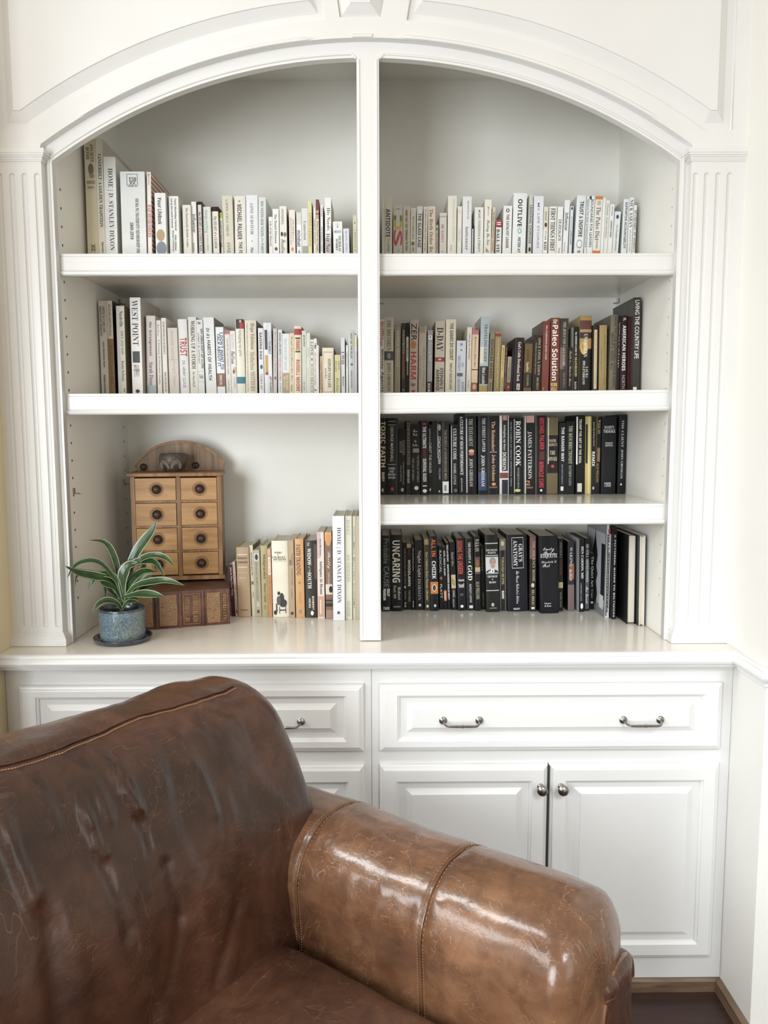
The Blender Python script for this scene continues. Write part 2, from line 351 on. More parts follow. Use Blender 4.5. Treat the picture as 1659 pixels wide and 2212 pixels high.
# ---------------------------------------------------------------- books (one line each)
# xleft xright ytop xleft_at_bottom ybottom | spine[:side] colour | kind (H rounded, F flat, P paper) depth | print | label
BOOKS = {}
BOOKS['UL'] = '''
181 205 301 189.7 -|dcd3b8|F.24@.21|v s 443 .04 .2 .68 .3 ANCIENT;v s 443 .07 .18 .3 .3 ROME;e 776f62 .21 .31 .3 .8;e 998f80 .3 .34 .38 .85;h n 655 .36 .39 .5 .75 ADVANCED;h n 655 .41 .43 .5 .6 LEGENDS;r 554 .92 .99 .38 .42;r 554 .92 .99 .66 .7;v n 554 .93 .98 .53 .22 KS|tall cream book with a small bust portrait, first from left
205.5 221 299 213 -|e4e0d2:b9b4a4|F.26@.21|v s 222 .13 .77 .55 .5 VANDERBILT: A GOLDEN TRADITION;v s 222 .9 1.0 .6 .4 Specter|tall thin cream book with long black serif title, grey side
222.8 249 339 228.7 -|e9e9e5:c9c9c4|F.2@.21|v t 222 .12 .97 .5 .5 HOME | D. STANLEY DIXON|thick white book with large spaced serif capitals, third from left
259 312 371 264.5 -|e6e8e6|F.2@.21|h s 222 .07 .12 .5 .3 150;r 333 .03 .035 .28 .7;r 333 .165 .17 .28 .7;r 333 .03 .17 .27 .285;r 333 .03 .17 .695 .71;h n 333 .12 .16 .5 .26 XX;h n 655 .175 .187 .5 .4 SIGMA NU;v s 333 .33 1.0 .66 .13 SIGMA NU FRATERNITY MEMBERSHIP DIR;v s 333 .62 .83 .42 .13 1869-2018|very wide white book with square crest at top of spine
317 325.7 372 320 -|efeae2:plaid|F.19@.21|v s b34 .4 .8 .5 .75 DAD REMEMBERS;v n c9a .02 .16 .5 .5 Memories|thin cream book with red spine letters and gingham side
333.5 357 417 337 -|eeeeec:c9c9c6|P.17|v k 333 .08 .25 .45 .35 Your;v b 222 .27 .52 .45 .38 LifeBook;e b39a78 .6 .8 .1 .85;e 7e8893 .8 1.04 .06 1.0|white book with tan and blue-grey blobs on lower spine
364 384.8 424 367.5 -|f0f0ee:cfcfca|P.17|v b 111 .04 .6 .66 .26 Total Workday Control;v b 111 .68 .95 .62 .2 Fifth Edition;v b 111 .04 .56 .3 .2 Using Microsoft Outlook;v b 111 .6 .98 .36 .2 Michael Linenberger|white paperback with two columns of bold black spine lettering
393.7 411 443 397 -|e8e4da|P|v s 665 .06 .88 .5 .34 The Emotionally Healthy Leader|plain cream book with faint title beside bold lettered one
412.3 424 436 414.8 -|eeeeec|P|v b 444 .24 .6 .5 .7 Influencer;v n 555 .8 .98 .3 .3 Switzler|slim white paperback with thin grey word before black edged book
425 436 436 428.5 -|22201f|P|r d8cdc8 .06 1.0 .18 .86;v s 222 .2 .96 .54 .5 the HEART of a GODLY MAN|slim black edged book with pale spine panel
437.2 454 447 441 -|dfe4da|P|v n 99a7a0 .06 .56 .42 .5 change anything;v n c99 .6 .95 .5 .22 PATTERSON GRENNY|pale green book with thin lowercase title
454.4 471.5 447 459 -|4a1c1e|H.16|r e6e1d6 .1 1.0 .08 .94;v s 444 .2 .9 .5 .36 The HEART of a LEADER|maroon book with cream paper jacket panel
472.2 479.6 459 475 -|ecebe4|P|r a9bd3f .0 .14 .0 1.0;v b 333 .2 .85 .5 .5 The MOST SUCCESSFUL YEAR;r 222 .72 1.0 .0 .2|thin white book with lime green band at top
479.8 505 423 481 -|dedac8|H.16|v t 665 .06 .7 .45 .24 A SPOOL of BLUE THREAD;v t 554 .8 1.0 .5 .3 ANNE|wide cream hardcover with faint spaced capitals
505.9 529.7 423.5 508 -|ebe7de|H.16|v b 111 .15 .76 .45 .4 MICHAEL PALMER;v b 222 .8 1.0 .5 .3 THE FI;h n 333 .08 .11 .45 .16 #|off-white hardcover with heavy condensed black capitals
531.3 556.3 421.8 532.8 -|eceef0|H.16|v t 555 .14 .68 .48 .26 LONE SURVIVOR;e 333 .78 .8 .45 .53;v s 444 .9 1.0 .48 .24 Mar|cool white hardcover with spaced grey capitals and dot
558 574 426.6 558.6 -|dfe4e2|H.16|v t 444 .07 .7 .5 .38 HIS NEEDS HER NEEDS;v c 444 .72 .8 .5 .4 for;v t 444 .82 1.0 .52 .34 PAREN|pale grey hardcover with thin serif capitals beside cool white one
580.2 588.4 468.7 581.5 -|f0ede6|P|v s 655 .12 .8 .5 .5 Life of the Beloved|very short slim cream paperback before a taller white one
588.6 601.8 451.5 590.2 -|eff0ee|P|v s 444 .12 .78 .48 .36 The Daniel Dilemma;e 555 .86 .94 .25 .75|white paperback with serif title and small round mark at foot
603.2 618.6 445.8 605 -|ece9e2:cac5ba|P|v t 655 .06 .4 .42 .36 SWINDOLL;e 222 .54 .64 .15 .45;e 777 .55 .65 .5 .95;v c 443 .7 1.0 .5 .6 Parables|off-white book with black blossom mark mid spine
624 637 453.8 625.5 -|efe6dc:4a3f38|P|v t 876 .18 .8 .3 .26 SECOND LANGUAGE;v t 876 .22 .74 .66 .26 SOUTHERN as a;e c98f6a .86 .95 .3 .7|pinkish cream book with small copper crescent at foot
639.8 650.7 459 641 -|dcdcda|P|r efefee .3 1.0 .0 1.0;v b 111 .44 .84 .5 .75 mindset;v b 333 .92 1.0 .5 .4 CAR|small grey-white book with bold black lowercase word
651.3 664.5 450.4 652.4 -|e3e4e2|P|v s 777 .28 .7 .5 .4 Uninvited;r a5a5a0 .84 1.0 .1 1.0|pale grey book with soft serif word, darkening at foot
664.8 673 435 666 -|e2dcaa:77705a|P|v s b09a55 .22 .86 .5 .55 LIVING LESSONS|pale yellow slim book taller than its neighbours
676.8 681.6 448 677.6 -|efe9df|P|v s 766 .25 .8 .5 .6 CHARLES STANLEY|very thin cream spine squeezed left of maroon topped book
682 688.8 431 682.6 -|e2d5c4:4a4038|P|r 7a3a32 .0 .2 .0 1.0;r c79a88 .2 .36 .0 1.0;r 5e3a30 .26 .28 .0 1.0;v s 665 .4 .96 .5 .6 When Times Are Tough|thin cream book with maroon and salmon blocks at top
692 697.4 443 692.5 -|f0f0ec:55504c|P|v n 777 .06 .25 .5 .4 WHITNEY;v b 555 .45 .96 .5 .4 THE WOMAN & CHILD|very thin white spine with tiny grey print, dark side
701.7 714.9 427.5 702.2 -|eff0f0:b5afa2|P|r b9b4ae .72 1.0 .0 1.0;v t 333 .18 .6 .55 .62 His Needs,;v t 333 .64 .98 .5 .6 Her Nee|tall white paperback with large thin serif title, dim lower spine
719 738.9 479 720.6 -|eceeec|P.13|h n 99a .07 .1 .45 .4 HHHH;e 9aa .13 .2 .4 .6;h n 889 .28 .36 .5 .7 MESSAGE;v s 333 .45 .94 .7 .26 NICHOLAS;v s 333 .55 .9 .38 .24 SPARKS|short wide white book with two stacked serif names
741.2 753.8 494 742.3 -|dde0ec:9095a5|P.13|v t 889 .1 .95 .5 .36 HEALING AFTER L|shortest bluish white book near the divider
762.4 771 465.3 762.7 -|cfcdb2|P.16|e 222 .18 .22 .35 .6;v n 887 .44 .95 .5 .4 MORNING BY M;r b5ac7c .38 .4 .0 1.0|sage cream slim book nearest the divider
'''
BOOKS['UR'] = '''
825.3 831.3 419.5 825.3 -|d6d3cc|P|v n 999 .25 .95 .5 .3 LIGHTHOUSE HANDBOOK|very thin glossy white spine first beside the divider
832 847.2 424.7 832 -|cfccc2|P|v b 222 .22 .72 .4 .6 ANTIDOTE;v n 776 .74 .98 .45 .36 TO SUFFER|grey cream book with bold black word reading downward
849.5 869.8 442.4 849.5 -|c9c5bf|H.16|r 4f7a3a .22 .31 .08 .3;r b9a23c .31 .46 .08 .3;r 4f7a3a .22 .34 .72 .92;r b9a23c .34 .46 .72 .92;r c7a23c .45 .5 .2 .8;v n b23b3f .52 .86 .5 .9 S;h n 777 .08 .1 .5 .4 TERENCE;h n 766 .94 .97 .6 .2 T|grey-white hardcover with huge green, gold and red letters
870.7 885.8 445 870.7 -|cfcabb|P|v b 333 .09 .96 .5 .3 HOW CAN I GET THROUGH TO YOU?|stone coloured book with one small bold black line down spine
887 898.8 449.6 886.6 -|d2cfc5|P|r 999 .06 .065 .15 .85;r 999 .12 .125 .15 .85;v s 776 .18 .7 .5 .36 THE NO ASSHOLE RULE;r 665 .75 .83 .2 .7;v n 555 .86 .98 .5 .35 ROBERT|pale stone book with small grey square near foot
901 913 446 899.2 -|d8d9d6|P|v b 333 .15 .88 .52 .62 THE GLASS CAGE|light grey paperback with tall narrow black capitals
915.4 924 447 913.6 -|dcd8cc|P|v k 655 .05 .96 .5 .4 The Alpha Female's Guide to Men & Marriage|thin cream paperback with long slanted small print
924.6 940.2 446 924.6 -|e2d3bf|P|v s 665 .06 .98 .45 .5 The Birth Order Bo|peach cream book with large light serif title
940.6 947.7 486.3 940 -|b5aa9a|P.13|e 554 .1 .2 .2 .8;v s 555 .28 .98 .5 .5 THE GUERNSEY L|very small tan book between two taller cream books
950 965.2 460 949.3 -|d4d0c8|H.15|r b3a297 .08 .11 .0 1.0;v s 666 .28 .4 .4 .3 THE;v s b66 .44 .74 .42 .36 FAMILY;v n 777 .95 .98 .4 .3 W|grey-white hardcover with thin tan stripe and pink word
968 987 423 966.5 -|e9e7da|H.16|v t bba .06 .8 .68 .22 Uncommon in Families;v n 776 .86 .97 .4 .2 Life Story|tall plain cream hardcover with almost invisible lettering
989 998.4 446 987.2 -|eeece2|P|v s bba .5 .75 .45 .5 Girl, Girl;v s ccb .08 .16 .4 .4 By|plain slim cream paperback left of tall glossy white book
1000 1019.2 424.6 998.7 -|eef0f2|H.16|v n 777 .08 .4 .6 .16 NEW EDITION OF THE;v t 444 .52 .95 .5 .36 Anticancer|tall cool white hardcover with serif word on lower half
1019.4 1025.4 486.5 1017.2 -|2b2b52|P.12|r eeeef0 .14 1.0 .25 .85;v n 556 .2 .95 .55 .3 Ministering Communication|tiny navy book with narrow white title strip
1025.9 1044.7 448 1024.8 -|eeeeea|P|v n 666 .06 .98 .5 .3 MONEY, POSSESSIONS & ETERNITY|off-white book with one long thin grey capital line
1047 1062 431.5 1045 -|f0eee2:d0ccc0|P|v c 443 .12 .3 .55 .3 Jennie;v c 256 .38 .86 .5 .6 Finding The Side;v c 443 .9 1.0 .5 .5 Al|cream book with flowing blue-black script title
1064 1071.4 448 1060 -|ddd0b8|P|v b 665 .1 .55 .5 .55 THE WEARY LEADER'S;v b a54 .56 .98 .5 .55 GUIDE TO BURNOUT|thin tan book with print turning from grey to brick red
1072.2 1084.2 475.6 1070.5 -|ecebea|P.14|r 9e2a33 .0 .22 .0 1.0;r eee .06 .09 .15 .85;r eee .12 .15 .15 .85;v s 111 .28 .7 .38 .55 BALL;v s 111 .74 1.0 .38 .55 STE|short white book with crimson top block and heavy black capitals
1087.7 1106.6 445 1085 -|f0f1f1:c4c6c2|P|h b 222 .06 .14 .5 .38 O;v b 333 .18 .9 .52 .32 THE CATALYST LEADER|white book with black ring above narrow black title
1110 1139 417.8 1106 -|eff2f6|H.16|v b 111 .1 .56 .5 .32 OUTLIVE;e 9cc0ae .58 .68 .35 .68;e eff2f6 .61 .65 .44 .58;v b 222 .74 1.0 .5 .2 PETER AT|widest tall white hardcover with bold capitals above green pointed mark
1143.8 1152 420.6 1139.5 -|cfd0c8|H.16|v n 333 .18 .84 .5 .62 LEADING CHANGE;e 222 .9 .98 .2 .8|thin grey hardcover with black capitals beside the widest white one
1153.6 1174.4 423.9 1151 -|e9ebf2|F|v n 889 .12 .92 .5 .22 MY LIFE STORIES|flat bluish white book with single faint grey line
1175.3 1186 447 1171.5 -|e5dfce|P|h t 887 .1 .3 .5 .5 RY;e 5a3434 .34 .44 .2 .8;r f0efea .5 1.0 .0 1.0;v b 333 .52 .72 .5 .4 IT'S YOUR;v b 222 .76 .94 .5 .6 KID|cream book with small dark pen drawing at mid spine
1187 1203 446.3 1184.6 -|f0efe8|P|v s 111 .04 .96 .5 .62 FIRST THINGS FIRST|white book with fat black serif capitals filling the spine
1205 1217 446.6 1201.2 -|eff0ee|P|v n 333 .28 .74 .5 .5 DE-ESCALATE;v n 555 .9 1.0 .5 .35 Doug|white paperback with medium plain capitals, right of fat serif one
1220.5 1231.4 432.5 1214.8 -|eeeff0|P|v b 444 .24 .58 .5 .62 Influencer;v n 555 .8 .98 .35 .26 Grenny|white paperback with thin grey word and blank top quarter
1232.7 1239 445.6 1228.4 -|dfe5ea|P|e 333 .02 .08 .2 .8;v n 99a .22 .5 .5 .45 AN ACTING;v b 444 .52 .82 .5 .45 SUPERLEADER|very thin pale blue spine with tiny black comma mark
1247 1267 423 1240 -|e9eced:c5c8c4|H.16|v b 222 .1 .72 .55 .42 TRUST & INSPIRE;e 777 .77 .92 .2 .82;e e9eced .785 .905 .25 .77;v b 333 .96 1.0 .5 .3 S|thick white leaning hardcover with grey ring below bold capitals
1268 1273 424 1261.5 -|e6ecec|P|v b 333 .06 .9 .5 .4 RESULTS RELATIONSHIPS|very thin white spine squeezed right of the grey ring hardcover
1273.7 1285.3 424 1267.5 -|edf1f1|P|r 334 .0 .06 .05 .4;v n 444 .06 .9 .55 .5 BOUNDARIES FOR LEADERS|white leaning book with spaced capitals and dark triangle at top
1286.7 1302.6 424 1280 -|ede9e0|P|r d07f42 .0 .06 .0 1.0;r d07f42 .96 1.01 .0 1.0;h n b97 .08 .16 .5 .5 LOREN;v t 444 .19 .78 .5 .6 The Paleo Diet;v n 555 .79 .93 .5 .2 REVISED|cream book with bright orange bands at top and bottom
1303.2 1308.9 428 1296.6 -|eef2f2|P||blank very thin white spine right of the orange banded book
1309.5 1317.6 433 1303.2 -|ecebe2|P|v n 888 .06 .72 .5 .55 Clutter Intervention|thin cream leaning paperback with light grey rounded title
1318.3 1327.6 441.5 1312 -|f0f0ec|P|v b 444 .05 .24 .5 .3 Dale Furtwengler;v b 222 .34 .68 .5 .36 LEADERSHIP IS NEEDED|narrow white spine with two tiny bold black phrases
1328.6 1341.7 457.4 1322 -|e6eaea|P|e 334477 .08 .18 .25 .7;v s 776 .32 .95 .5 .34 The 4 Disciplines of Execution|shorter pale book with small navy emblem at top
1347.9 1359.5 430.4 1341.8 -|e9eef0:c9cdc9|H.16|v b 444 .06 .92 .52 .46 SUPPORTIVE ACCOUNTABILITY|white leaning hardcover with long bold grey capitals
1360.5 1369.6 427 1355 -|f0f1ef|P|v t 222 .04 .54 .5 .75 NICK SABAN;v n 889 .58 .98 .5 .4 HOW GOOD DO YOU WANT|slim white book with large thin black capitals on upper half
1370.1 1376 443.4 1365.6 -|efefea|P|v s 222 .1 .98 .5 .75 MY CHILDREN, MY MISSION F|thin white book, last one before the right wall
'''
BOOKS['ML'] = '''
211.2 226.9 650 219.8 -|d7d3ca|P|v s 222 .06 .34 .68 .3 CRITICAL CARE AND;v s 222 .06 .38 .25 .3 HOSPITALIST MEDICINE;v s 222 .44 .72 .5 .3 made ridiculously simple;v s 222 .8 1.0 .5 .3 Donaldson and Gladwin|grey-cream paperback with two small bold print lines, first from left
229 244 650 234.4 -|dcd4c2:3a2a3a|P|r 8d6e4a .41 1.01 .0 1.0;v t 443 .04 .38 .5 .4 RICHARD WHITTINGHAM;v n 6a4c2e .48 .9 .5 .4 RITES OF AUTUMN|half cream, half brown book with dark purple side
250.3 268 661 256 -|e9e8e6:9c9078|P|r efece0 .02 1.0 .4 1.0;v s 333 .06 .24 .6 .4 Nashville;v t 555 .28 .56 .65 .3 THEN AND NOW;v s 444 .63 .86 .65 .3 Karina McDaniel;h b 222 .95 .99 .8 .25 C|white book with cream title strip and tan photographic side
280 302.7 643 286.5 -|efece8:b9b2a6|F.2@.29|v t 111 .03 .5 .45 .58 WEST POINT;r 3c4440 .56 .68 .12 .8;h t 777 .7 .83 .45 .5 TWO;h t 777 .75 .77 .45 .6 CENTURIES;e 222 .96 1.0 .3 .7|tallest white book with big serif capitals and dark photo below
315.3 335 682.4 317.6 -|d6cbc8|P|r 9fb0ab .9 1.01 .0 1.0;v s 544 .08 .52 .45 .4 the Arrangement;v s 544 .6 .9 .5 .42 Sarah Dunn|pinkish grey book with muted teal band at foot
335.6 346.2 692.3 341 -|e6e2da|P|v c 666 .05 .22 .5 .4 Paul Gerson;v s 555 .26 .88 .5 .4 A Treasury of Christmas Stories|narrow cream leaning book with long light serif title
347.8 357.8 687 353.2 -|ebe5dc|P|v s 433 .05 .48 .5 .4 STOP PHYSICIAN BURNOUT;v s 433 .72 .98 .55 .36 DIKE DRUMMOND MD|narrow pinkish white spine, small bold capitals with gap mid spine
361.4 382 708.5 366.6 -|d8d0c4|P|v n b9afa8 .04 .5 .4 .34 JENNIFER WEINER;v n c5bcab .5 .9 .55 .4 Hungry Heart;r b3ada6 .48 .485 .0 1.0|wide shorter beige book with barely visible pale lettering
383.2 402.9 689.7 389.6 -|e7e6e4|H.16|v b b3333c .25 .5 .55 .75 TRUST;v n 666 .56 .93 .5 .3 DR. HENRY CLOUD|white hardcover with one tall red word on spine
405.7 423 685 411.3 -|e5e1d6|P|v s 111 .05 .68 .55 .5 WORKING UP A STORM;v n 555 .72 .92 .5 .28 Pin Noordhoff|cream book with heavy black Western style capitals
423.4 438 691 428 -|e6e6e4|P|h b 111 .03 .06 .45 .5 S;v b 111 .12 .66 .78 .36 WHY ZEBRAS DON'T GET ULCERS;v n 555 .18 .6 .28 .2 ROBERT M. SAPOLSKY;r 888 .7 .703 .05 .95;h n 777 .74 .8 .5 .6 The Guide;r 888 .84 .843 .05 .95|white book with slanting black capitals and ruled lower panel
438.4 461.3 686 445.7 -|ebecec:7a7568|P|v k 444 .14 .28 .4 .3 Dr A's;v b 111 .3 .83 .45 .3 HABITS OF HEALTH|large plain white book with plain black capitals
465 481.9 706.7 470 -|efeff0|P|v b 265070 .08 .64 .75 .38 I DON'T WANT TO;v b 265070 .1 .6 .36 .38 TALK ABOUT IT;r 8a5e44 .7 .9 .0 1.0;v b eee .72 .88 .5 .3 TERRENCE REAL|white book with teal-navy lettering and brown box near foot
484.5 495.6 714 489.3 -|e8e2da|P|r b96d78 .0 .06 .0 1.0;v s a88 .14 .7 .5 .4 love life for every married couple;v n 998 .78 .98 .5 .3 Wheat|slim cream book with dusty pink band at top
496.4 507.4 715 501 -|ebe8e2|P|v t bbb .05 .3 .45 .5 BEAUTIFUL;v c 111 .33 .53 .5 .8 Outlaw;e c9b89c .58 .68 .35 1.0;e 5a4a38 .62 .69 .35 .7;v t aaa .74 .92 .6 .36 JOHN ELDREDGE|slim cream book with black script word and small portrait
508 526 689.5 512.5 -|ece8d8|H.16|r 2a2220 .0 .13 .05 1.0;e d9a38c .01 .05 .45 .75;r b2383f .05 .13 .5 .95;v s 998 .15 .5 .5 .42 bringing up girls;r 2f7d92 .78 .87 .0 1.0|cream hardcover with red-clothed figure photo at top and teal band
528.3 553 692.3 531.4 -|e2d9c4:5a3a32|H.16|v s 987 .04 .98 .2 .11 WHEN MOTHERLESS DAUGHTERS SHAPE THE PARENTS WE BECOME;v s 776 .04 .4 .62 .4 Hope Edelman;v s 987 .43 .97 .62 .4 Motherless MOTHERS|broad tan-cream hardcover with long tall serif title
557.2 567.8 709 560 -|e9e6ea|P|v b 223 .07 .48 .5 .5 RAISING DAD;e 556 .56 .63 .3 .85;v n 777 .7 .95 .5 .4 THOM & ART|slim lilac white book with bold spaced black capitals
568.4 576.6 697.5 572.2 -|e9ecf0|P|r 4a3a3a .1 .38 .3 1.0;r c9a04c .46 .7 .3 1.0;r 8a4a3a .7 .74 .3 1.0|thin white book with dark and gold picture strip
577 585.6 697.5 580.4 -|e6e8ec|P|v n 89a .12 .24 .5 .6 CLONE;v b 222 .25 .44 .5 .6 YOURSELF;v b 222 .76 1.0 .5 .6 JEFF HILDERMA|thin cool white book with bold black word halfway up
590 598.4 710 590.2 -|cfc6be:8f8880|P|v c 766 .05 .7 .5 .4 Love and Respect for a Lifetime;e 665 .74 .79 .3 .8|thin mottled greige book right of two cool white ones
600 609.4 712.4 601 -|dcdedf:44424a|P|v b 333 .05 .4 .5 .4 DOING LIFE WITH;v b c67 .42 .8 .5 .4 YOUR ADULT CHILDREN;v n 666 .84 .98 .5 .3 Jim Burns|thin pale grey book whose lettering turns from black to pink
610 624.4 721 610.8 -|e6e8e8|P|v t 99a .08 .62 .45 .34 THAT OLD CAPE MAGIC;r b29c78 .66 1.01 .0 1.0;v t e8e0d0 .7 .95 .7 .34 RICHARD;v t e8e0d0 .72 .9 .3 .34 RUSSO|short white book with tan lower third
624.8 635 720 625.4 -|e4d3b8|P|v c 665 .05 .8 .5 .5 Straight Talk to MEN and Their Wives;v s 665 .86 .97 .5 .4 Dobson|slim peach book with dark italic script title
635.4 651 704.8 635.8 -|e4d9bc:7a2a2e|H.16|r a8313a .04 .13 .0 1.0;r 222 .17 .19 .15 .85;r 222 .37 .39 .15 .85;v b b3333c .2 .36 .5 .55 ONWARD;v b b3333c .5 .97 .5 .5 RUSSELL MOORE|cream hardcover with red block at top and tall red capitals
652 661.4 714.6 652.8 -|d5d6d0|P|v b 222 .07 .25 .5 .4 grounded;v n 666 .82 .96 .5 .3 dan evans|slim grey-white book with tiny black word at top
662 669.8 719.4 662.2 -|dedfcf|P|v t aa9 .24 .4 .5 .5 JANE;v n bbb .58 .72 .5 .4 Le Guin|slim blank-looking pale sage book
670.2 677.4 733.7 670.4 -|e6e5da|P|v s 655 .04 .3 .5 .7 LOVE;e 665 .34 .4 .3 .7;v s 776 .45 .99 .5 .6 SUSAN BRANCH|thin cream book with serif capitals over full spine
677.6 683.8 731.4 678.7 -|ece9e6|P|e 444 .09 .11 .3 .7;e 3a2226 .12 .155 .2 .85;e 665 .16 .19 .2 .8;v b a55 .25 .85 .5 .35 Life Lessons with The Cross;e 7a3030 .93 .96 .2 .8|very thin white spine with dark dots at top and bottom
684 689 746 684 -|efece8|P|v n cab .1 .5 .5 .3 poems to keep|extra thin blank white spine just right of dotted one
691.2 695.8 769.4 691 -|c9ab8c|P.13|v n 5a4030 .16 .9 .5 .4 LOVE BUSY THINGS THAT MATTER|short thin tan spine left of the framed cream book
696.2 720.3 751.6 697 -|e9dfc8:a8a08c|P.13|r 8a6a50 .09 .1 .1 .9;r 8a6a50 .97 .98 .1 .9;r 8a6a50 .09 .98 .09 .11;r 8a6a50 .09 .98 .89 .91;v s 443 .24 .88 .62 .26 SIMPLIFY YOUR LIFE;v c 665 .45 .68 .32 .22 with Kids|squat wide cream book with brown framed title panel
722.6 735.4 766.8 722.8 -|d4cc9c|P.13|v s 887 .16 .4 .75 .3 FROM;v s 887 .16 .45 .25 .3 HEART;v c 665 .6 .98 .5 .36 Helen Steiner|short olive yellow book with faint serif capitals
736.3 744.6 729.5 737.4 -|d5d8dc:777a7c|P|v s 7a2a30 .25 .48 .5 .7 I Will;v s 333 .7 .88 .55 .4 Rainer|slim blue-grey book with dark red word
747.3 751.8 746 747.6 -|dfe0da|P|v n 887 .15 .45 .5 .4 GRATITUDE|extra thin pale spine between two blue-grey books
752.4 765 714.3 753.4 -|bfc4be|H.16|v b 555 .05 .44 .5 .3 OUT OF THE BLUE;e 556 .52 .56 .35 .75;v b 666 .64 .92 .5 .22 GREG MURTHA|grey-green hardcover with spaced small capitals
765.6 771.2 720 765.8 -|dcd6d6|P|e 222 .0 .03 .2 .7;r e0cf98 .06 .25 .2 .9;r c3b7c9 .3 .98 .2 .9|thin multicoloured pastel spine nearest the divider
'''
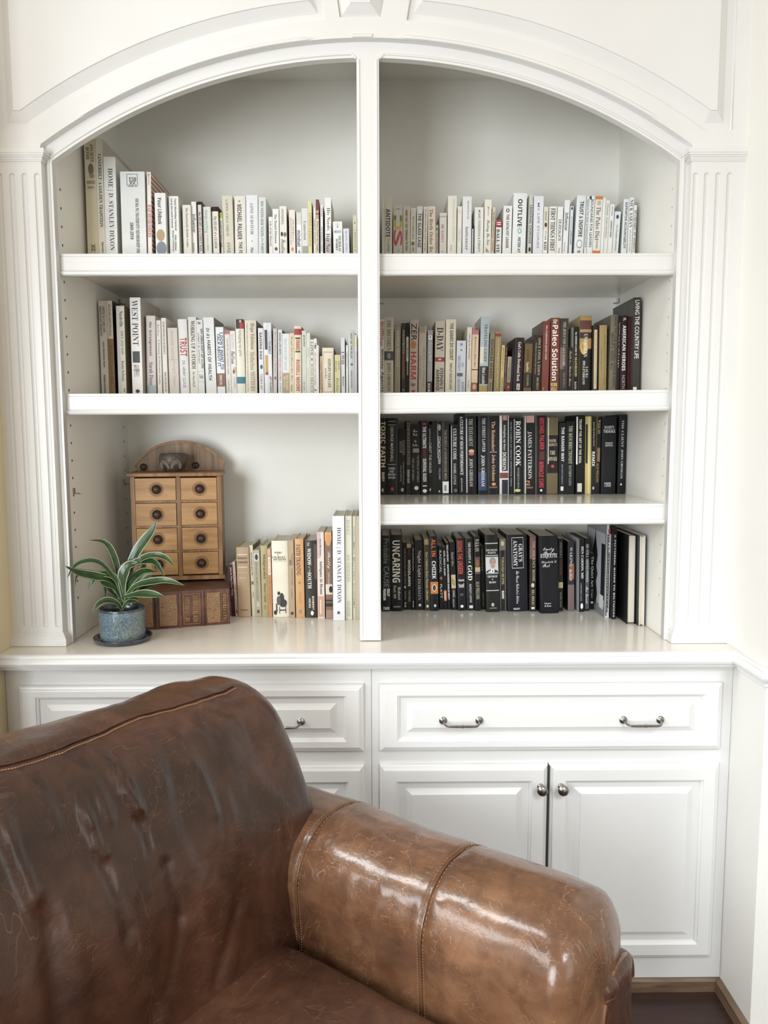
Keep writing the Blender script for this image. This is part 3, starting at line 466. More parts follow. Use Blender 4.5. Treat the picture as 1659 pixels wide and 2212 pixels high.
BOOKS['MR'] = '''
819.8 828.2 690 819.8 -|dcd6ca|P|v b b0333a .03 .28 .55 .75 Griffin;v b b0333a .3 .36 .3 .5 on;v b 2f3358 .4 .68 .5 .75 Whitney;v b 3a3570 .71 .99 .5 .75 Agents|white spine with red then navy letters, first beside divider
829.7 850.2 685.4 829.7 -|cbc3b2|H.16|v t 443 .04 .44 .5 .44 THE BRETHREN;r 45454a .45 .57 .0 1.0;e 8a8a90 .47 .55 .3 .7;v t 443 .6 .98 .5 .44 JOHN GRISHAM|cream-grey hardcover with black and white photo band mid spine
852.8 865.5 706.8 851.8 -|9f9683|H.15|v n d8d0c0 .06 .6 .52 .38 PATRICK LENCIONI;v n b5ac98 .65 .85 .4 .24 TEAM PLAYER|khaki grey hardcover with pale plain capitals
867.3 876.3 698.3 867 -|50463c|P|v s c9bca8 .1 .44 .5 .5 FOOTPRINTS;r 7a4a40 .45 .8 .2 .7;v s c9bca8 .95 1.0 .5 .4 C|thin dark taupe book with serif capitals at top
877.2 883.2 697.7 876.8 -|2c2a2c|P|r cfcac4 .2 .55 .1 .9;r 8f8a84 .55 .75 .3 .8;v n 333 .25 .5 .5 .4 THE UNMAKING|very thin black spine with pale worn strip
885.8 903.6 691 884 -|c2b4a6:1c1a1c|P|v n 1a1a1a .05 .29 .5 .66 ZER;e b5794a .29 .4 .1 .8;v b b1323a .44 .82 .48 .66 HARM;h n 433 .86 .93 .45 .6 Clapper;r b1323a .97 1.0 .3 .7|beige book with black and red capitals split by orange disc
905.2 921.5 705 903.8 -|b6aa9a|P|r 9a8a74 .0 .1 .0 .8;v t 776 .32 .93 .7 .26 THE WAY of the WILD HEART;v t 776 .44 .8 .2 .22 JOHN ELDREDGE|taupe book with small birds and two faint serif lines
924 935 713.4 922.3 -|a19da0|P|e e8e6e4 .08 .16 .15 .9;e 222 .1 .13 .4 .65;v c ddd .18 .5 .5 .6 Necessary Find;r 3c2a26 .83 1.01 .0 1.0;v b ddd .86 1.0 .4 .5 Kirk|slim grey-lilac book with football mark and brown foot
940.8 961.8 694 938.4 -|c4b9a6:8f8570|P|v s 15161c .09 .42 .5 .66 D-DAY;r 8d2a30 .51 .57 .0 1.0;r d9c9b8 .53 .55 .35 .65;v b 1a1a1e .66 .97 .7 .34 STEPHEN E.;v b 1a1a1e .68 .98 .3 .34 AMBROSE|tan book with heavy slab capitals and crimson band
963.5 985.2 690.5 961.6 -|dad2ba|H.16|v b 333 .05 .56 .58 .36 THE GAMES DO COUNT;v s 333 .6 .97 .55 .24 BRIAN KILMEADE|tall wide cream hardcover with narrow black capitals
986.6 1007 736.3 984.4 -|d0d4dc:1a1a22|P.13|h b 222 .05 .1 .5 .2 H;h n 555 .17 .2 .5 .14 I;v t 667 .3 .6 .3 .28 BRETHREN;v t 778 .42 .52 .68 .26 THE;r 5a5f66 .63 .7 .1 .7;v t 667 .72 1.0 .3 .28 GRISHAM;v t 667 .8 1.0 .72 .28 JOHN|short silvery paperback with dark side beside tall cream hardcover
1009.7 1019.7 707.2 1006.6 -|e2d9ca|P|v n 555 .1 .5 .5 .42 Letting Go of Perfect;v n 887 .82 .94 .45 .3 Spiegel|slim cream book with small plain title left of floral one
1021 1034.5 707.8 1017.4 -|e3c9aa|P|r b5707a .0 .11 .0 1.0;r 5a5a44 .0 .04 .4 1.0;v c 554 .14 .62 .5 .5 Reflections from a Mother's Heart;r 3a3028 .65 .665 .0 1.0;r 8a5a48 .86 1.01 .0 1.0;e d9a898 .88 .97 .2 .8|peach book with rose photo blocks at top and bottom
1039.5 1057.8 684.3 1034.8 -|b2c0c4:bdb8ab|H.16|v s 556 .1 .6 .6 .36 TRAVELING LIGHT;r dcd8c4 .4 .62 .0 .45;r 1c1c1c .66 .9 .0 1.0;v b ddd .68 .9 .5 .4 Max Lucado;r b39a5a .92 1.01 .0 1.0|tall pale blue hardcover with black block near foot
1059.6 1069.6 718 1053.4 -|8d806a|P|v b 26221e .12 .78 .5 .6 NICHOLAS SPARKS;v c 3a342c .85 .98 .5 .5 Wedding|slim taupe leaning book with dark spaced sans name
1070.4 1082.8 717 1066.4 -|9c8a5c|P|r 8f2f2f .03 .08 .0 1.0;v n d8c9a0 .12 .95 .55 .28 Good Life Highlights from THE TREASURY|olive gold book with small red band at top
1084 1091.2 746 1080 -|cdbd84|P|v n 7a6a3a .05 .55 .5 .4 MERRANNIE MARTINI;v b 7a6a3a .7 .98 .5 .4 WRITTEN|thin straw yellow spine
1091.7 1097 745.6 1087.4 -|65282a|P|v n b99 .05 .95 .5 .4 THE INSPIRED HEART|thin maroon spine beside straw yellow one
1097.4 1105.8 770.8 1093 -|a8a088|P.12|r 7a3028 .74 1.01 .0 1.0;e c9785a .84 .92 .3 .8;v n 665 .1 .7 .6 .4 CONVERSATION;v n 665 .3 .7 .25 .36 WITH GOD|short khaki book with brick red foot
1106.4 1111.8 753.8 1102 -|26262c|P.14|r 1a1a20 .2 1.0 .0 .4|blank very thin near-black spine behind short khaki book
1113 1133.2 730 1108.4 -|3a2028:4a4844|H.16|v s e6dcd0 .08 .82 .5 .34 God's Little Devotional Book;r d8d0cc .86 .98 .35 .7;v n 433 .87 .97 .52 .2 for Men|dark plum hardcover with white bold serif line
1134.6 1151.4 740 1130.4 -|7d6236|P|r 26221a .0 .03 .0 1.0;v s 3a2c16 .15 .5 .4 .3 EMINENT;v s eadcb8 .4 .6 .4 .36 Agatha;r 1c1a14 .63 .93 .0 1.0;v n b5a06a .66 .9 .5 .26 CORNER|ochre brown book with black box on lower spine
1153.6 1171.6 723.8 1149.8 -|43342a:5a5450|P|v t d0bc98 .06 .72 .68 .3 ONCE UPON A TOWN;v n b5a68a .14 .7 .3 .14 The Miracle of the North Platte Canteen;v t d0bc98 .76 .98 .6 .26 BOB GREENE|dark brown hardcover with gold serif capitals and worn edge
1172.4 1188.4 694 1169.2 -|8e473a:70423a|F.17|v k e6d6c8 .06 .55 .5 .3 The Confessions of Our Faith;v n e0a060 .95 .99 .3 .3 Fortress|tall brick red flat-backed book with white italic title
1190.4 1209.6 687 1187.8 -|8c4535:6f3a30|P|v b f0e6da .02 .08 .5 .55 the;v b f4eee6 .1 .86 .5 .66 Paleo Solution;h b f0d890 .89 .94 .45 .7 ROBB;h b f0d890 .95 1.0 .45 .7 WOLF|brick red book with very large white bold title
1210.6 1228.4 688 1208 -|544a42|P|r 6e6058 .4 .7 .0 .5;v t cfc3b4 .05 .66 .5 .36 THE JESUS YOU CAN'T IGNORE;v t 9a8c7c .75 .95 .55 .26 MACARTHUR|dusky taupe book with thin pale serif capitals
1228.6 1238 750.6 1226 -|3a2422|P.13|v c c9b8a8 .08 .9 .5 .5 Faith is... Pamela Reeve|short dark brown book with pale script
1239 1249.2 706.3 1237.6 -|1d1b1b:b9b4aa|P|v s e8e4dc .08 .45 .55 .36 The MODERN GUIDE TO;v s d8c07a .47 .78 .55 .5 MANHOOD;v s e8e4dc .86 .98 .5 .4 DAVIS|slim black book with white then yellow capitals
1253.5 1279 682.7 1250 -|26241f:a08a54|H.16|r a08248 .0 .1 .0 1.0;r 5a3226 .06 .21 .0 1.0;r a88468 .18 .22 .0 1.0;r 2e1c16 .225 .3 .0 1.0;r a88850 .3 .44 .0 1.0;e c4a468 .34 .52 .05 .7;v t f2eadc .24 .55 .5 .3 UNBROKEN;v t f2eadc .68 .83 .66 .2 LAURA;v t f2eadc .6 .92 .4 .2 HILLENBRAND|wide hardcover shading from gold sky to black
1280.8 1293.6 702.8 1278.8 -|3c2c22|H.15|r cfc09a .07 .98 .25 .75;v n 665 .1 .9 .5 .2 The Seven Spiritual Laws of Success|brown hardcover with long cream paper strip
1295.2 1311.6 702.8 1293.4 -|a08a5c:6a5a3a|H.15|v n 554 .14 .92 .7 .14 The Most Important Place on Earth;v n 554 .34 .7 .28 .14 Robert Wolgemuth|old gold hardcover with tiny dark print
1320 1334.6 680.6 1315 -|7a735e:6f6a58|H.18|v n 2a2822 .02 .95 .68 .34 HOW TO LIVE BETWEEN OFFICE VISITS;v n 2a2822 .24 .74 .28 .3 BERNIE S. SIEGEL M.D.|olive grey hardcover with two long dark thin lines
1335 1341.6 682.7 1331 -|2b2226:6a6864|P|v n c9c0b8 .08 .7 .5 .4 Worship|very thin black-brown spine left of maroon book
1342.4 1356.4 682 1339 -|3f1d26|H.16|h b ccc .03 .07 .5 .5 JR;v b ece8e8 .13 .74 .5 .52 AMERICAN HEROES;v n b9a0a4 .8 .98 .5 .5 NORTH|maroon hardcover with bold white sans capitals
1357 1363.4 684 1354.6 -|5a1e20|P||plain thin dark red spine right of maroon book
1367.6 1384.6 643 1364.4 -|4f4843:5b5753|F.2@.25|v n f0ece8 .03 .66 .5 .6 LIVING THE COUNTRY LIFE;r e8e4de .97 1.0 .1 .6|tallest dark taupe book with white capitals, last on right
'''
BOOKS['LR'] = '''
819.8 831.4 904 820 1068|1c1613|F|v b d8c49a .04 .64 .5 .85 TOXIC FAITH;v b d8c49a .71 .83 .5 .5 BARRY;e c9a878 .92 .97 .2 .6|black book with tan block capitals, first beside divider
833.5 859.6 903.5 833.5 1069|1a1a1b|H.15|r b9b9b5 .04 .046 .2 .8;r b9b9b5 .085 .091 .2 .8;v n c9c9c4 .11 .57 .5 .24 GEORGE MARSHALL;r b9b9b5 .6 .606 .15 .8;h n c9c9c4 .64 .67 .48 .5 DEBI;h n c9c9c4 .68 .71 .48 .4 AND;h n c9c9c4 .72 .75 .48 .6 IRWIN;h n c9c9c4 .76 .79 .48 .6 UNGER;e b0304a .9 .95 .4 .65|wide black hardcover with silver rules and small red emblem
860.6 876 928 860.6 1068|191614|P|v s 8f857a .16 .4 .72 .34 TIMOTHY;v s 8f857a .18 .36 .35 .34 KELLER;v s a09888 .5 .85 .7 .2 Walking with God through;v s a09888 .55 .8 .35 .2 Pain and Suffering;e b9a8a0 .9 .96 .35 .75|short black book with dim brown stacked name
877 887.2 909.5 877.4 1067|3a382e|P|r 6e6c56 .02 .6 .2 .9;v m 222 .03 .58 .5 .6 WINNERS;v b c9c9c4 .67 .85 .5 .5 ROGER GUN|thin book with mottled olive-silver spine
887.8 908 917.4 888 1068|161514|P|h c c9c4a8 .07 .11 .45 .5 Three;h c c9c4a8 .12 .16 .45 .5 Weeks;h c c9c4a8 .22 .26 .45 .3 My;h c c9c4a8 .27 .31 .45 .6 Brother;r 8a867c .34 .4 .2 .85;v t a09c94 .44 .82 .75 .22 NICHOLAS SPARKS;v t a09c94 .48 .8 .22 .22 MICAH SPARKS;e e6e4e0 .88 .94 .35 .8|black book with small grey photo panel and white oval
908.9 924.2 909 910 1069.5|241a1b|P|e 8f3040 .03 .06 .2 .8;v b eeece8 .08 .37 .5 .5 THE ULTIMATE;v b 7a2430 .39 .5 .5 .4 MAN'S;v b eeece8 .51 .82 .5 .5 SURVIVAL GUIDE;r ddd .87 .885 .2 .8;e eee .92 .97 .2 .8|dark brown book with heavy white capitals and red dome mark
925 932.6 917.4 926 1067|131313|P|v s 999 .06 .24 .4 .5 BOSWORTH;v n c9bfae .25 .7 .5 .75 CHRIST THE HEALER;e d8a8a0 .92 .96 .2 .7|thin black book with tall thin pale capitals
933 943.6 909.5 934 1067|1b1e1e|P||blank thin charcoal spine left of streaked black one
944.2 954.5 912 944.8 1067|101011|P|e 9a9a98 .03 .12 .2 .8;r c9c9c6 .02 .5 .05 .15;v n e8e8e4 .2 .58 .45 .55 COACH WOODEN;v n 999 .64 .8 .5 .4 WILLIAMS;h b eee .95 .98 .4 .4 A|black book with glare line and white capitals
954.9 969.7 910 955.4 1067|302e2c|H.15|v n a59a80 .12 .8 .5 .34 THE SECRETS of UNDERGROUND MEDI;r f0f0ee .83 .99 .06 .96;r 777 .88 .96 .3 .6|charcoal hardcover with white library sticker at foot
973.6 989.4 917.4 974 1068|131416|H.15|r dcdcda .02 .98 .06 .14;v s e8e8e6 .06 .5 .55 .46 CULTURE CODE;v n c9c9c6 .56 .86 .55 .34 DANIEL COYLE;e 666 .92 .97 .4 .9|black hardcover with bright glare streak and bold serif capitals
989.8 1003.8 893 991 1068|14171f|P|v s f0f0ee .04 .76 .5 .46 A CULTURE OF HIGH PERFORMANCE;v s d8d8d4 .8 .97 .45 .26 QUINT STUDER|tall navy-black book nearly touching the shelf above
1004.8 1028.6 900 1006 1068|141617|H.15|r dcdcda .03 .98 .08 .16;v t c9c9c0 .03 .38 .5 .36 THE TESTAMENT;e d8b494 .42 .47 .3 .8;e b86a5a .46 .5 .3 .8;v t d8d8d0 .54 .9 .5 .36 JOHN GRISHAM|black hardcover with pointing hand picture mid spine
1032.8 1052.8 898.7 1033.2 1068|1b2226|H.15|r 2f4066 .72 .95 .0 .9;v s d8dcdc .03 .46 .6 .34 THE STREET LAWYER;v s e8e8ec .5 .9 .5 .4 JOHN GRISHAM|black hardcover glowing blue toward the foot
1053.2 1078.2 898.7 1053.6 1068|242427|H.15|v s e8b890 .07 .45 .5 .3 The Rainmaker;r aaa .455 .465 .2 .8;v s e8b890 .49 .83 .5 .3 John Grisham;e e8a070 .85 .89 .35 .7;h n e0a080 .9 .92 .5 .7 DOUBLEDAY|wide charcoal hardcover with copper orange serif lettering
1079.4 1099.2 898 1079.4 1069|e4e2e2:e4e2e2|H.15|r 14161a .0 .7 .25 .9;r c9908c .0 .06 .35 .8;v s e8e4e0 .12 .44 .52 .3 bringing up boys;v s f0eeec .46 .69 .52 .4 DOBSON;r 7a3a30 .72 .79 .0 .95;r 141c28 .81 1.0 .25 .92|black hardcover outlined in white with brown block near foot
1099.6 1107.8 905.3 1100 1067|1d2529|P|v n 99a3a8 .04 .9 .5 .4 SEVEN HABITS OF HIGHLY EFFECTIVE TEENS|thin blue-black book with tiny grey print
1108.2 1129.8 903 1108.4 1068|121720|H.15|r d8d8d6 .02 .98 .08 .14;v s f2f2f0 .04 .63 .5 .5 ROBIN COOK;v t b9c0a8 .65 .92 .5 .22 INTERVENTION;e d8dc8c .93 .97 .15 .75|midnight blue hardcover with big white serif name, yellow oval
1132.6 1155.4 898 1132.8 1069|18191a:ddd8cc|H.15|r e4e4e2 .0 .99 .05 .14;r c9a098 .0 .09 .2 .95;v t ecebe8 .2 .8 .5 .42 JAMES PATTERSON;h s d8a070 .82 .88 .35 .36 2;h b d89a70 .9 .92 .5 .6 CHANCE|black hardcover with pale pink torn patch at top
1158.4 1180.4 898 1158.6 1069|19191a:ddd8cc|H.15|v b d8404a .03 .43 .55 .44 MICHAEL PALMER;r 5a2226 .45 .56 .3 .8;v b d8404a .58 .91 .5 .44 MIRACLE CURE;e eee .93 .96 .35 .6|black hardcover with tall red capitals
1182.2 1206.2 902 1181 1069|2a2116:dcd8cc|H.15|r 6a5e3e .0 .23 .0 1.0;r 6a5e3e .72 1.01 .0 1.0;r e8e4dc .0 .6 .08 .15;h t e8dcc0 .28 .32 .5 .6 DAVID;h t e8dcc0 .33 .37 .5 .8 BALDACCI;h t e8dcc0 .43 .48 .5 .5 THE;h t e8dcc0 .51 .56 .5 .8 WINNER;e c03a58 .61 .65 .35 .65|hardcover with olive striped ends around dark title block
1208 1222.8 913.8 1206.4 1068|23272b|P|v b f0f0ee .06 .54 .55 .44 THE RANGER WAY;v n 99a .58 .86 .5 .24 KRIS TANTO PARONTO;r eee .89 .95 .3 .7|slate black book with white sans title and square mark
1223.6 1243 910.5 1220.6 1068|1c2125|P|v t d8d4b8 .06 .58 .5 .42 THE RESURRECTIONIST;v t b9b9ac .6 .88 .5 .3 MATTHEW GUINN|blue-black book with tall ornate pale capitals
1245 1263 897 1243.2 1068|141312|P|r f0eeea .02 .62 .0 .2;v b e8ded0 .05 .61 .5 .3 TRUMP THE ART OF THE DEAL;r ddd5c8 .86 .97 .2 .75|black book with long white worn patch at top left
1264.8 1277.4 900 1263.6 1068|c9b878|P|r e8dca0 .0 1.0 .5 .75;r 1c1a1a .1 .6 .05 .4|straw gold book among black ones
1278.2 1289.6 900 1274.6 1068|33312f:e8dc98|P|v n d8d4cc .07 .38 .5 .36 Jason Hays & Bryan Hanson;v b f4f2ee .45 .64 .45 .62 REMIX;e ccc .9 .94 .3 .7|charcoal book with bold five letter white word
1290.6 1299 900.5 1286 1067|2a2624:ece4b0|P|v t c9bc90 .04 .22 .5 .7 WALK ON;r 8a7050 .4 .58 .2 .9;v t b9a06a .6 .85 .4 .6 ALAN WILLIAMS|thin dark book with pale yellow edge and brown photo
1301.2 1332.4 900 1298.2 1067.5|20242a|H.15|h n e6e8ea .12 .155 .5 .65 ROGET'S;r ccc .165 .168 .1 .9;h n e6e8ea .175 .21 .5 .8 THESAURUS;h n d8dadc .33 .355 .5 .5 FOURTH;h n d8dadc .36 .385 .5 .5 EDITION;h b d8dadc .85 .875 .45 .45 HARPER;h b d8dadc .88 .905 .45 .45 & ROW|widest navy-black hardcover with horizontal title at top
1338.2 1362.6 896 1333.4 1066|232427|H.15|v t d8dadc .07 .41 .5 .3 THE CLIENT;v t d8dadc .44 .81 .5 .3 JOHN GRISHAM;e ccc .87 .9 .35 .6|thick charcoal hardcover, last one at right end
'''
BOOKS['CR'] = '''
824.5 843.4 1157.4 825.2 1321|191715|H.16|v n 6f7270 .04 .68 .5 .6 Probable CAUSE;v b f0f0ea .7 .8 .75 .3 RIDLEY;v b f0f0ea .7 .85 .3 .3 PEARSON;h b ddd .94 .98 .5 .7 ST MARTIN|black hardcover with dim grey title and white stacked name, first
844.4 869.2 1156 845.4 1320.7|191714|H.16|v b d8d6c8 .07 .62 .45 .66 UNCARING;v t c9c6b8 .68 .85 .7 .24 Robert;v t c9c6b8 .66 .83 .3 .24 Pearl, MD;r 77746a .93 .95 .2 .8|black hardcover with very large off-white block capitals
870.3 878 1172.4 872 1317.7|1d1815|P|v n 8a8070 .08 .62 .5 .4 THE PLAN NO ONE SAW;e b9b4a4 .64 .68 .2 .7;v n 887 .72 .84 .5 .4 DAWSON;v s c9c0a8 .88 .96 .5 .5 M|very thin brown-black spine after the two big hardcovers
878.7 888.8 1175 879.6 1317|231615|P|r b9a488 .0 .06 .0 1.0;r 140e0e .06 .18 .2 .8;v b e8e4d8 .24 .64 .5 .55 WOODLAWN;v n a89c8c .7 .88 .5 .4 TODD GERELDS|thin dark book with bold white capitals under tan patch
889.4 894.8 1175.5 890 1318|1f1917|P|v b e8e2d4 .06 .4 .5 .4 The Sacrificing Coach;v k ddd .86 .96 .5 .5 Davy|very thin dark spine right of tan patch book
895.8 913.4 1167 897.6 1318|231e1e|H.15|v t cfcaca .15 .53 .5 .44 Night Light;v t a8a4a4 .55 .86 .5 .36 DOBSON;e ddd .91 .95 .4 .7|plum-black hardcover with delicate silvery serif title
914.9 926.8 1164.6 917.8 1319|5a4c36|P|r a08f70 .0 .08 .1 .9;e b9a040 .01 .05 .3 .7;v s cfc2a0 .18 .86 .5 .4 How Children Raise Parents Allender;e eee .92 .96 .3 .7|olive brown book with gold flower print near top
927.4 944.4 1158.6 930.8 1320|141826|H.16|v b e8743a .04 .27 .5 .5 ALL IN;v b f0f0f0 .33 .57 .5 .5 CHIZIK;r d07f3c .61 .77 .0 1.0;e e8e0d8 .64 .74 .2 .8;e 4a3428 .65 .73 .3 .7;e ddd .91 .95 .4 .7|navy hardcover with orange capitals and orange portrait box
946.4 954.8 1179.7 950 1317|151517|P|v n c9c9c9 .07 .42 .5 .55 RADICAL;e a04a3a .48 .53 .2 .9;v n c9c9c9 .6 .82 .5 .55 PLATT|slim black book with spaced capitals and small red emblem
955.6 962.2 1182 959.2 1317|1b1a1c|P|v k e8e8e8 .06 .46 .5 .6 GUTS, GRACE & GLORY;r c9764a .69 .86 .1 1.0;v b f0e8e0 .71 .84 .5 .5 GRANT|very thin black spine with orange box low down
962.8 969.4 1173 967.2 1317|18181a|P|v b e4e4e4 .03 .28 .5 .6 GRACE and VIOLENCE;v b e4e4e4 .32 .85 .5 .6 MARTIN BRENNER MARCUS WESTY|very thin black spine crowded with white block letters
970.8 981.8 1171.2 976 1318|181a1c|P|v t b5ae9a .15 .35 .5 .5 Daniel Silva;r c9b488 .48 .68 .1 .95;v c 443 .52 .64 .5 .6 AS;v n c9c9c9 .7 .82 .5 .4 CONNELL;v n bbb .84 .96 .4 .3 MOSCOW|slim black book with beige monogram box
985.2 1002.6 1163.4 989.6 1319.5|16191c|H.16|v b d0523e .03 .49 .45 .6 SEEING THE UNSEEN;h b e8e8e8 .56 .6 .5 .7 Preparing;h b e8e8e8 .62 .68 .5 .7 Yourself;h b 777 .76 .8 .5 .4 JOE;e f0f0f0 .92 .96 .3 .7|black book with tall red capitals and white star low
1004.5 1022 1164 1008.8 1319|20211f|H.16|v s ddd .05 .34 .5 .3 THE INSANITY of;v s f0f0ec .37 .58 .5 .55 GOD;v s ccc .63 .89 .5 .26 RIPKEN LEWIS;r ddd .93 .97 .3 .75|charcoal hardcover with one large three letter white word
1023.8 1036.2 1159.8 1026.8 1320|17181a|H.16|v t d0ccb8 .03 .2 .5 .7 WALK ON;r 5a4634 .27 .5 .1 1.0;e 8a5a3e .3 .4 .25 .8;r b9a884 .41 .47 .1 1.0;v t c9c0a0 .6 .84 .5 .6 ALAN WILLIAMS|slim black hardcover with brown portrait photo mid spine
1037 1044 1179 1040.6 1316.5|1a1a17|P.14|v n a89c78 .05 .4 .5 .35 HOW TO BEAT THE GIANT;v n a89c78 .74 .95 .5 .3 JOSEPH M. WHITE|short very thin black spine left of presidential portrait book
1046.7 1075.6 1156 1050.6 1322.5|262826|H.17|r c9ccc8 .105 .117 .0 1.0;h n e8e8e4 .185 .21 .5 .85 DECISION;h n e8e8e4 .22 .245 .5 .6 POINTS;r c9ccc8 .262 .272 .0 1.0;r c9cfce .285 .487 .0 1.0;e 8c8985 .292 .40 .30 .80;e b99886 .31 .44 .36 .76;e 6a5a54 .352 .362 .42 .52;e 6a5a54 .352 .362 .60 .70;e 8a5f54 .405 .413 .48 .64;e 20242a .445 .53 .02 .98;e e8e8ea .435 .50 .38 .68;r 262826 .487 .53 .0 1.0;e 20242a .45 .487 .49 .57;r c9ccc8 .49 .5 .0 1.0;h n e8e8e4 .525 .55 .5 .75 GEORGE;h n e8e8e4 .565 .585 .5 .12 W;h n e8e8e4 .6 .625 .5 .5 BUSH;r c9ccc8 .715 .725 .0 1.0;e b9b0a0 .88 .93 .36 .6;h n a8a498 .94 .96 .5 .55 CROWN|wide dark green-grey hardcover with suited man portrait on spine
1078 1092.6 1164 1079.6 1320|2f2c28|P|r 6f6d62 .0 .16 .0 1.0;e c9c080 .03 .1 .25 .75;r 55524c .16 1.0 .0 .2;r 55524c .16 1.0 .8 1.0;v n c9b98c .25 .63 .5 .36 THROUGH HIS EYES;v b f0f0e8 .72 .83 .5 .34 BARRS|dark book with speckled pattern and gold star ornament
1093.9 1137.8 1156 1096.9 1321.3|15182a|H.17|r d4d4d4 .035 .042 .26 .82;r d4d4d4 .43 .437 .26 .82;r d4d4d4 .035 .437 .25 .265;r d4d4d4 .035 .437 .81 .825;v s e4e4e4 .12 .35 .68 .2 GRAY'S;v s e4e4e4 .07 .41 .42 .2 ANATOMY;v c ddd .47 .9 .52 .16 The Classic Collector's Edition;h b ddd .955 .98 .45 .32 BOUNTY|widest navy hardcover with white framed title box
1144.3 1158.6 1158.6 1143.4 1321|3a2c28|P|r 7a5a58 .0 .3 .0 .9;v t cfc0a0 .06 .6 .6 .44 THE JOURNEY HOME;e c9c0a8 .62 .68 .25 .75;v t cfc0a0 .71 .92 .55 .4 BILL BRIGHT;r ddd .94 .97 .3 .8|brown book with rosy clouded top and pale serif capitals
1164.8 1205 1158.6 1168 1325.7|0f1220|H.17|h c e4e4e8 .15 .2 .5 .6 Emily;h c e4e4e8 .19 .24 .5 .6 Post's;h s e4e4e8 .23 .29 .5 .9 ETIQUETTE;h c d8d8dc .32 .36 .5 .8 Elizabeth L.;h c d8d8dc .36 .4 .35 .4 Post;h n ddd .86 .885 .4 .36 Harper;h n ddd .89 .915 .4 .36 & Row|glossy midnight hardcover with script and narrow capitals, widest after framed one
1206.4 1215.8 1163.7 1206.6 1320.4|1d1c1c|P|v t 999 .05 .26 .5 .5 LIVING YES IN A;v t 7a3a30 .28 .5 .5 .5 NATION;r a8ac7c .6 .68 .0 1.0;v t 998 .74 .95 .5 .4 RANDY CRAIG|thin black book with small pale green tent picture
1226.6 1240.6 1170.5 1226.6 1319.7|3a3a42:16161a|H.16|r 8a5a48 .32 .54 .2 1.0;v t e0e0e6 .08 .36 .5 .4 WAKING;v t e8e0dc .4 .56 .45 .44 the DEAD;r 6e605e .62 1.0 .0 1.0|slate hardcover with glowing copper patch mid spine
1251.2 1262.4 1165 1250.4 1322|1a1f24:c9cacb|F.17|v s e8e8ea .1 .54 .6 .5 BEN CARSON, MD;v n 9a9aa0 .6 .85 .4 .3 A MORE PERFECT UNION;e eee .88 .96 .3 .8|black book with white side and bold white name
1263.9 1273.8 1163 1262.9 1320|2b2f33|P|v s c9cdd0 .08 .6 .5 .5 HE STILL MOVES STONES;r 4a5058 .3 .97 .1 .9;v c ddd .66 .9 .5 .6 Max Lucado|slim slate book with serif capitals and white script below
1274.6 1284 1195.3 1273.4 1316|15181a|P|v t d0ccc0 .06 .6 .5 .7 The Quiet Art;v t bbb .65 .8 .5 .5 Cope;e ddd .86 .9 .2 .8|short black book with light serif title left of tall grey one
1311.6 1320.6 1133.6 1306 1334.7|d8d4d4:8d9296|F.215|r 222 .0 .1 .5 1.0;r b03a4a .05 .09 .3 .8;r 2a2a2e .1 .98 .15 .4;r 3a3a3c .3 .9 .55 .8;v s 222 .1 .95 .5 .5 THE CHARLESTON INTERIORS BOOK|very tall book with grey cover side and speckled black-white spine
1322.4 1333.4 1139 1320.8 1337.7|16161a|F.22|v b c9c9cc .08 .98 .5 .36 A PICTORIAL GUIDE TO BILTMORE|tall black book with small spaced white capitals
1356.8 1375.4 1156 1353.4 1348|17181c|E.21||black hardcover turned round with white page edges facing out
1382 1404.4 1157.7 1379.6 1352.8|e0ddd4:44444a|E.21||white hardcover turned round with cream page edges, nearest right wall
'''
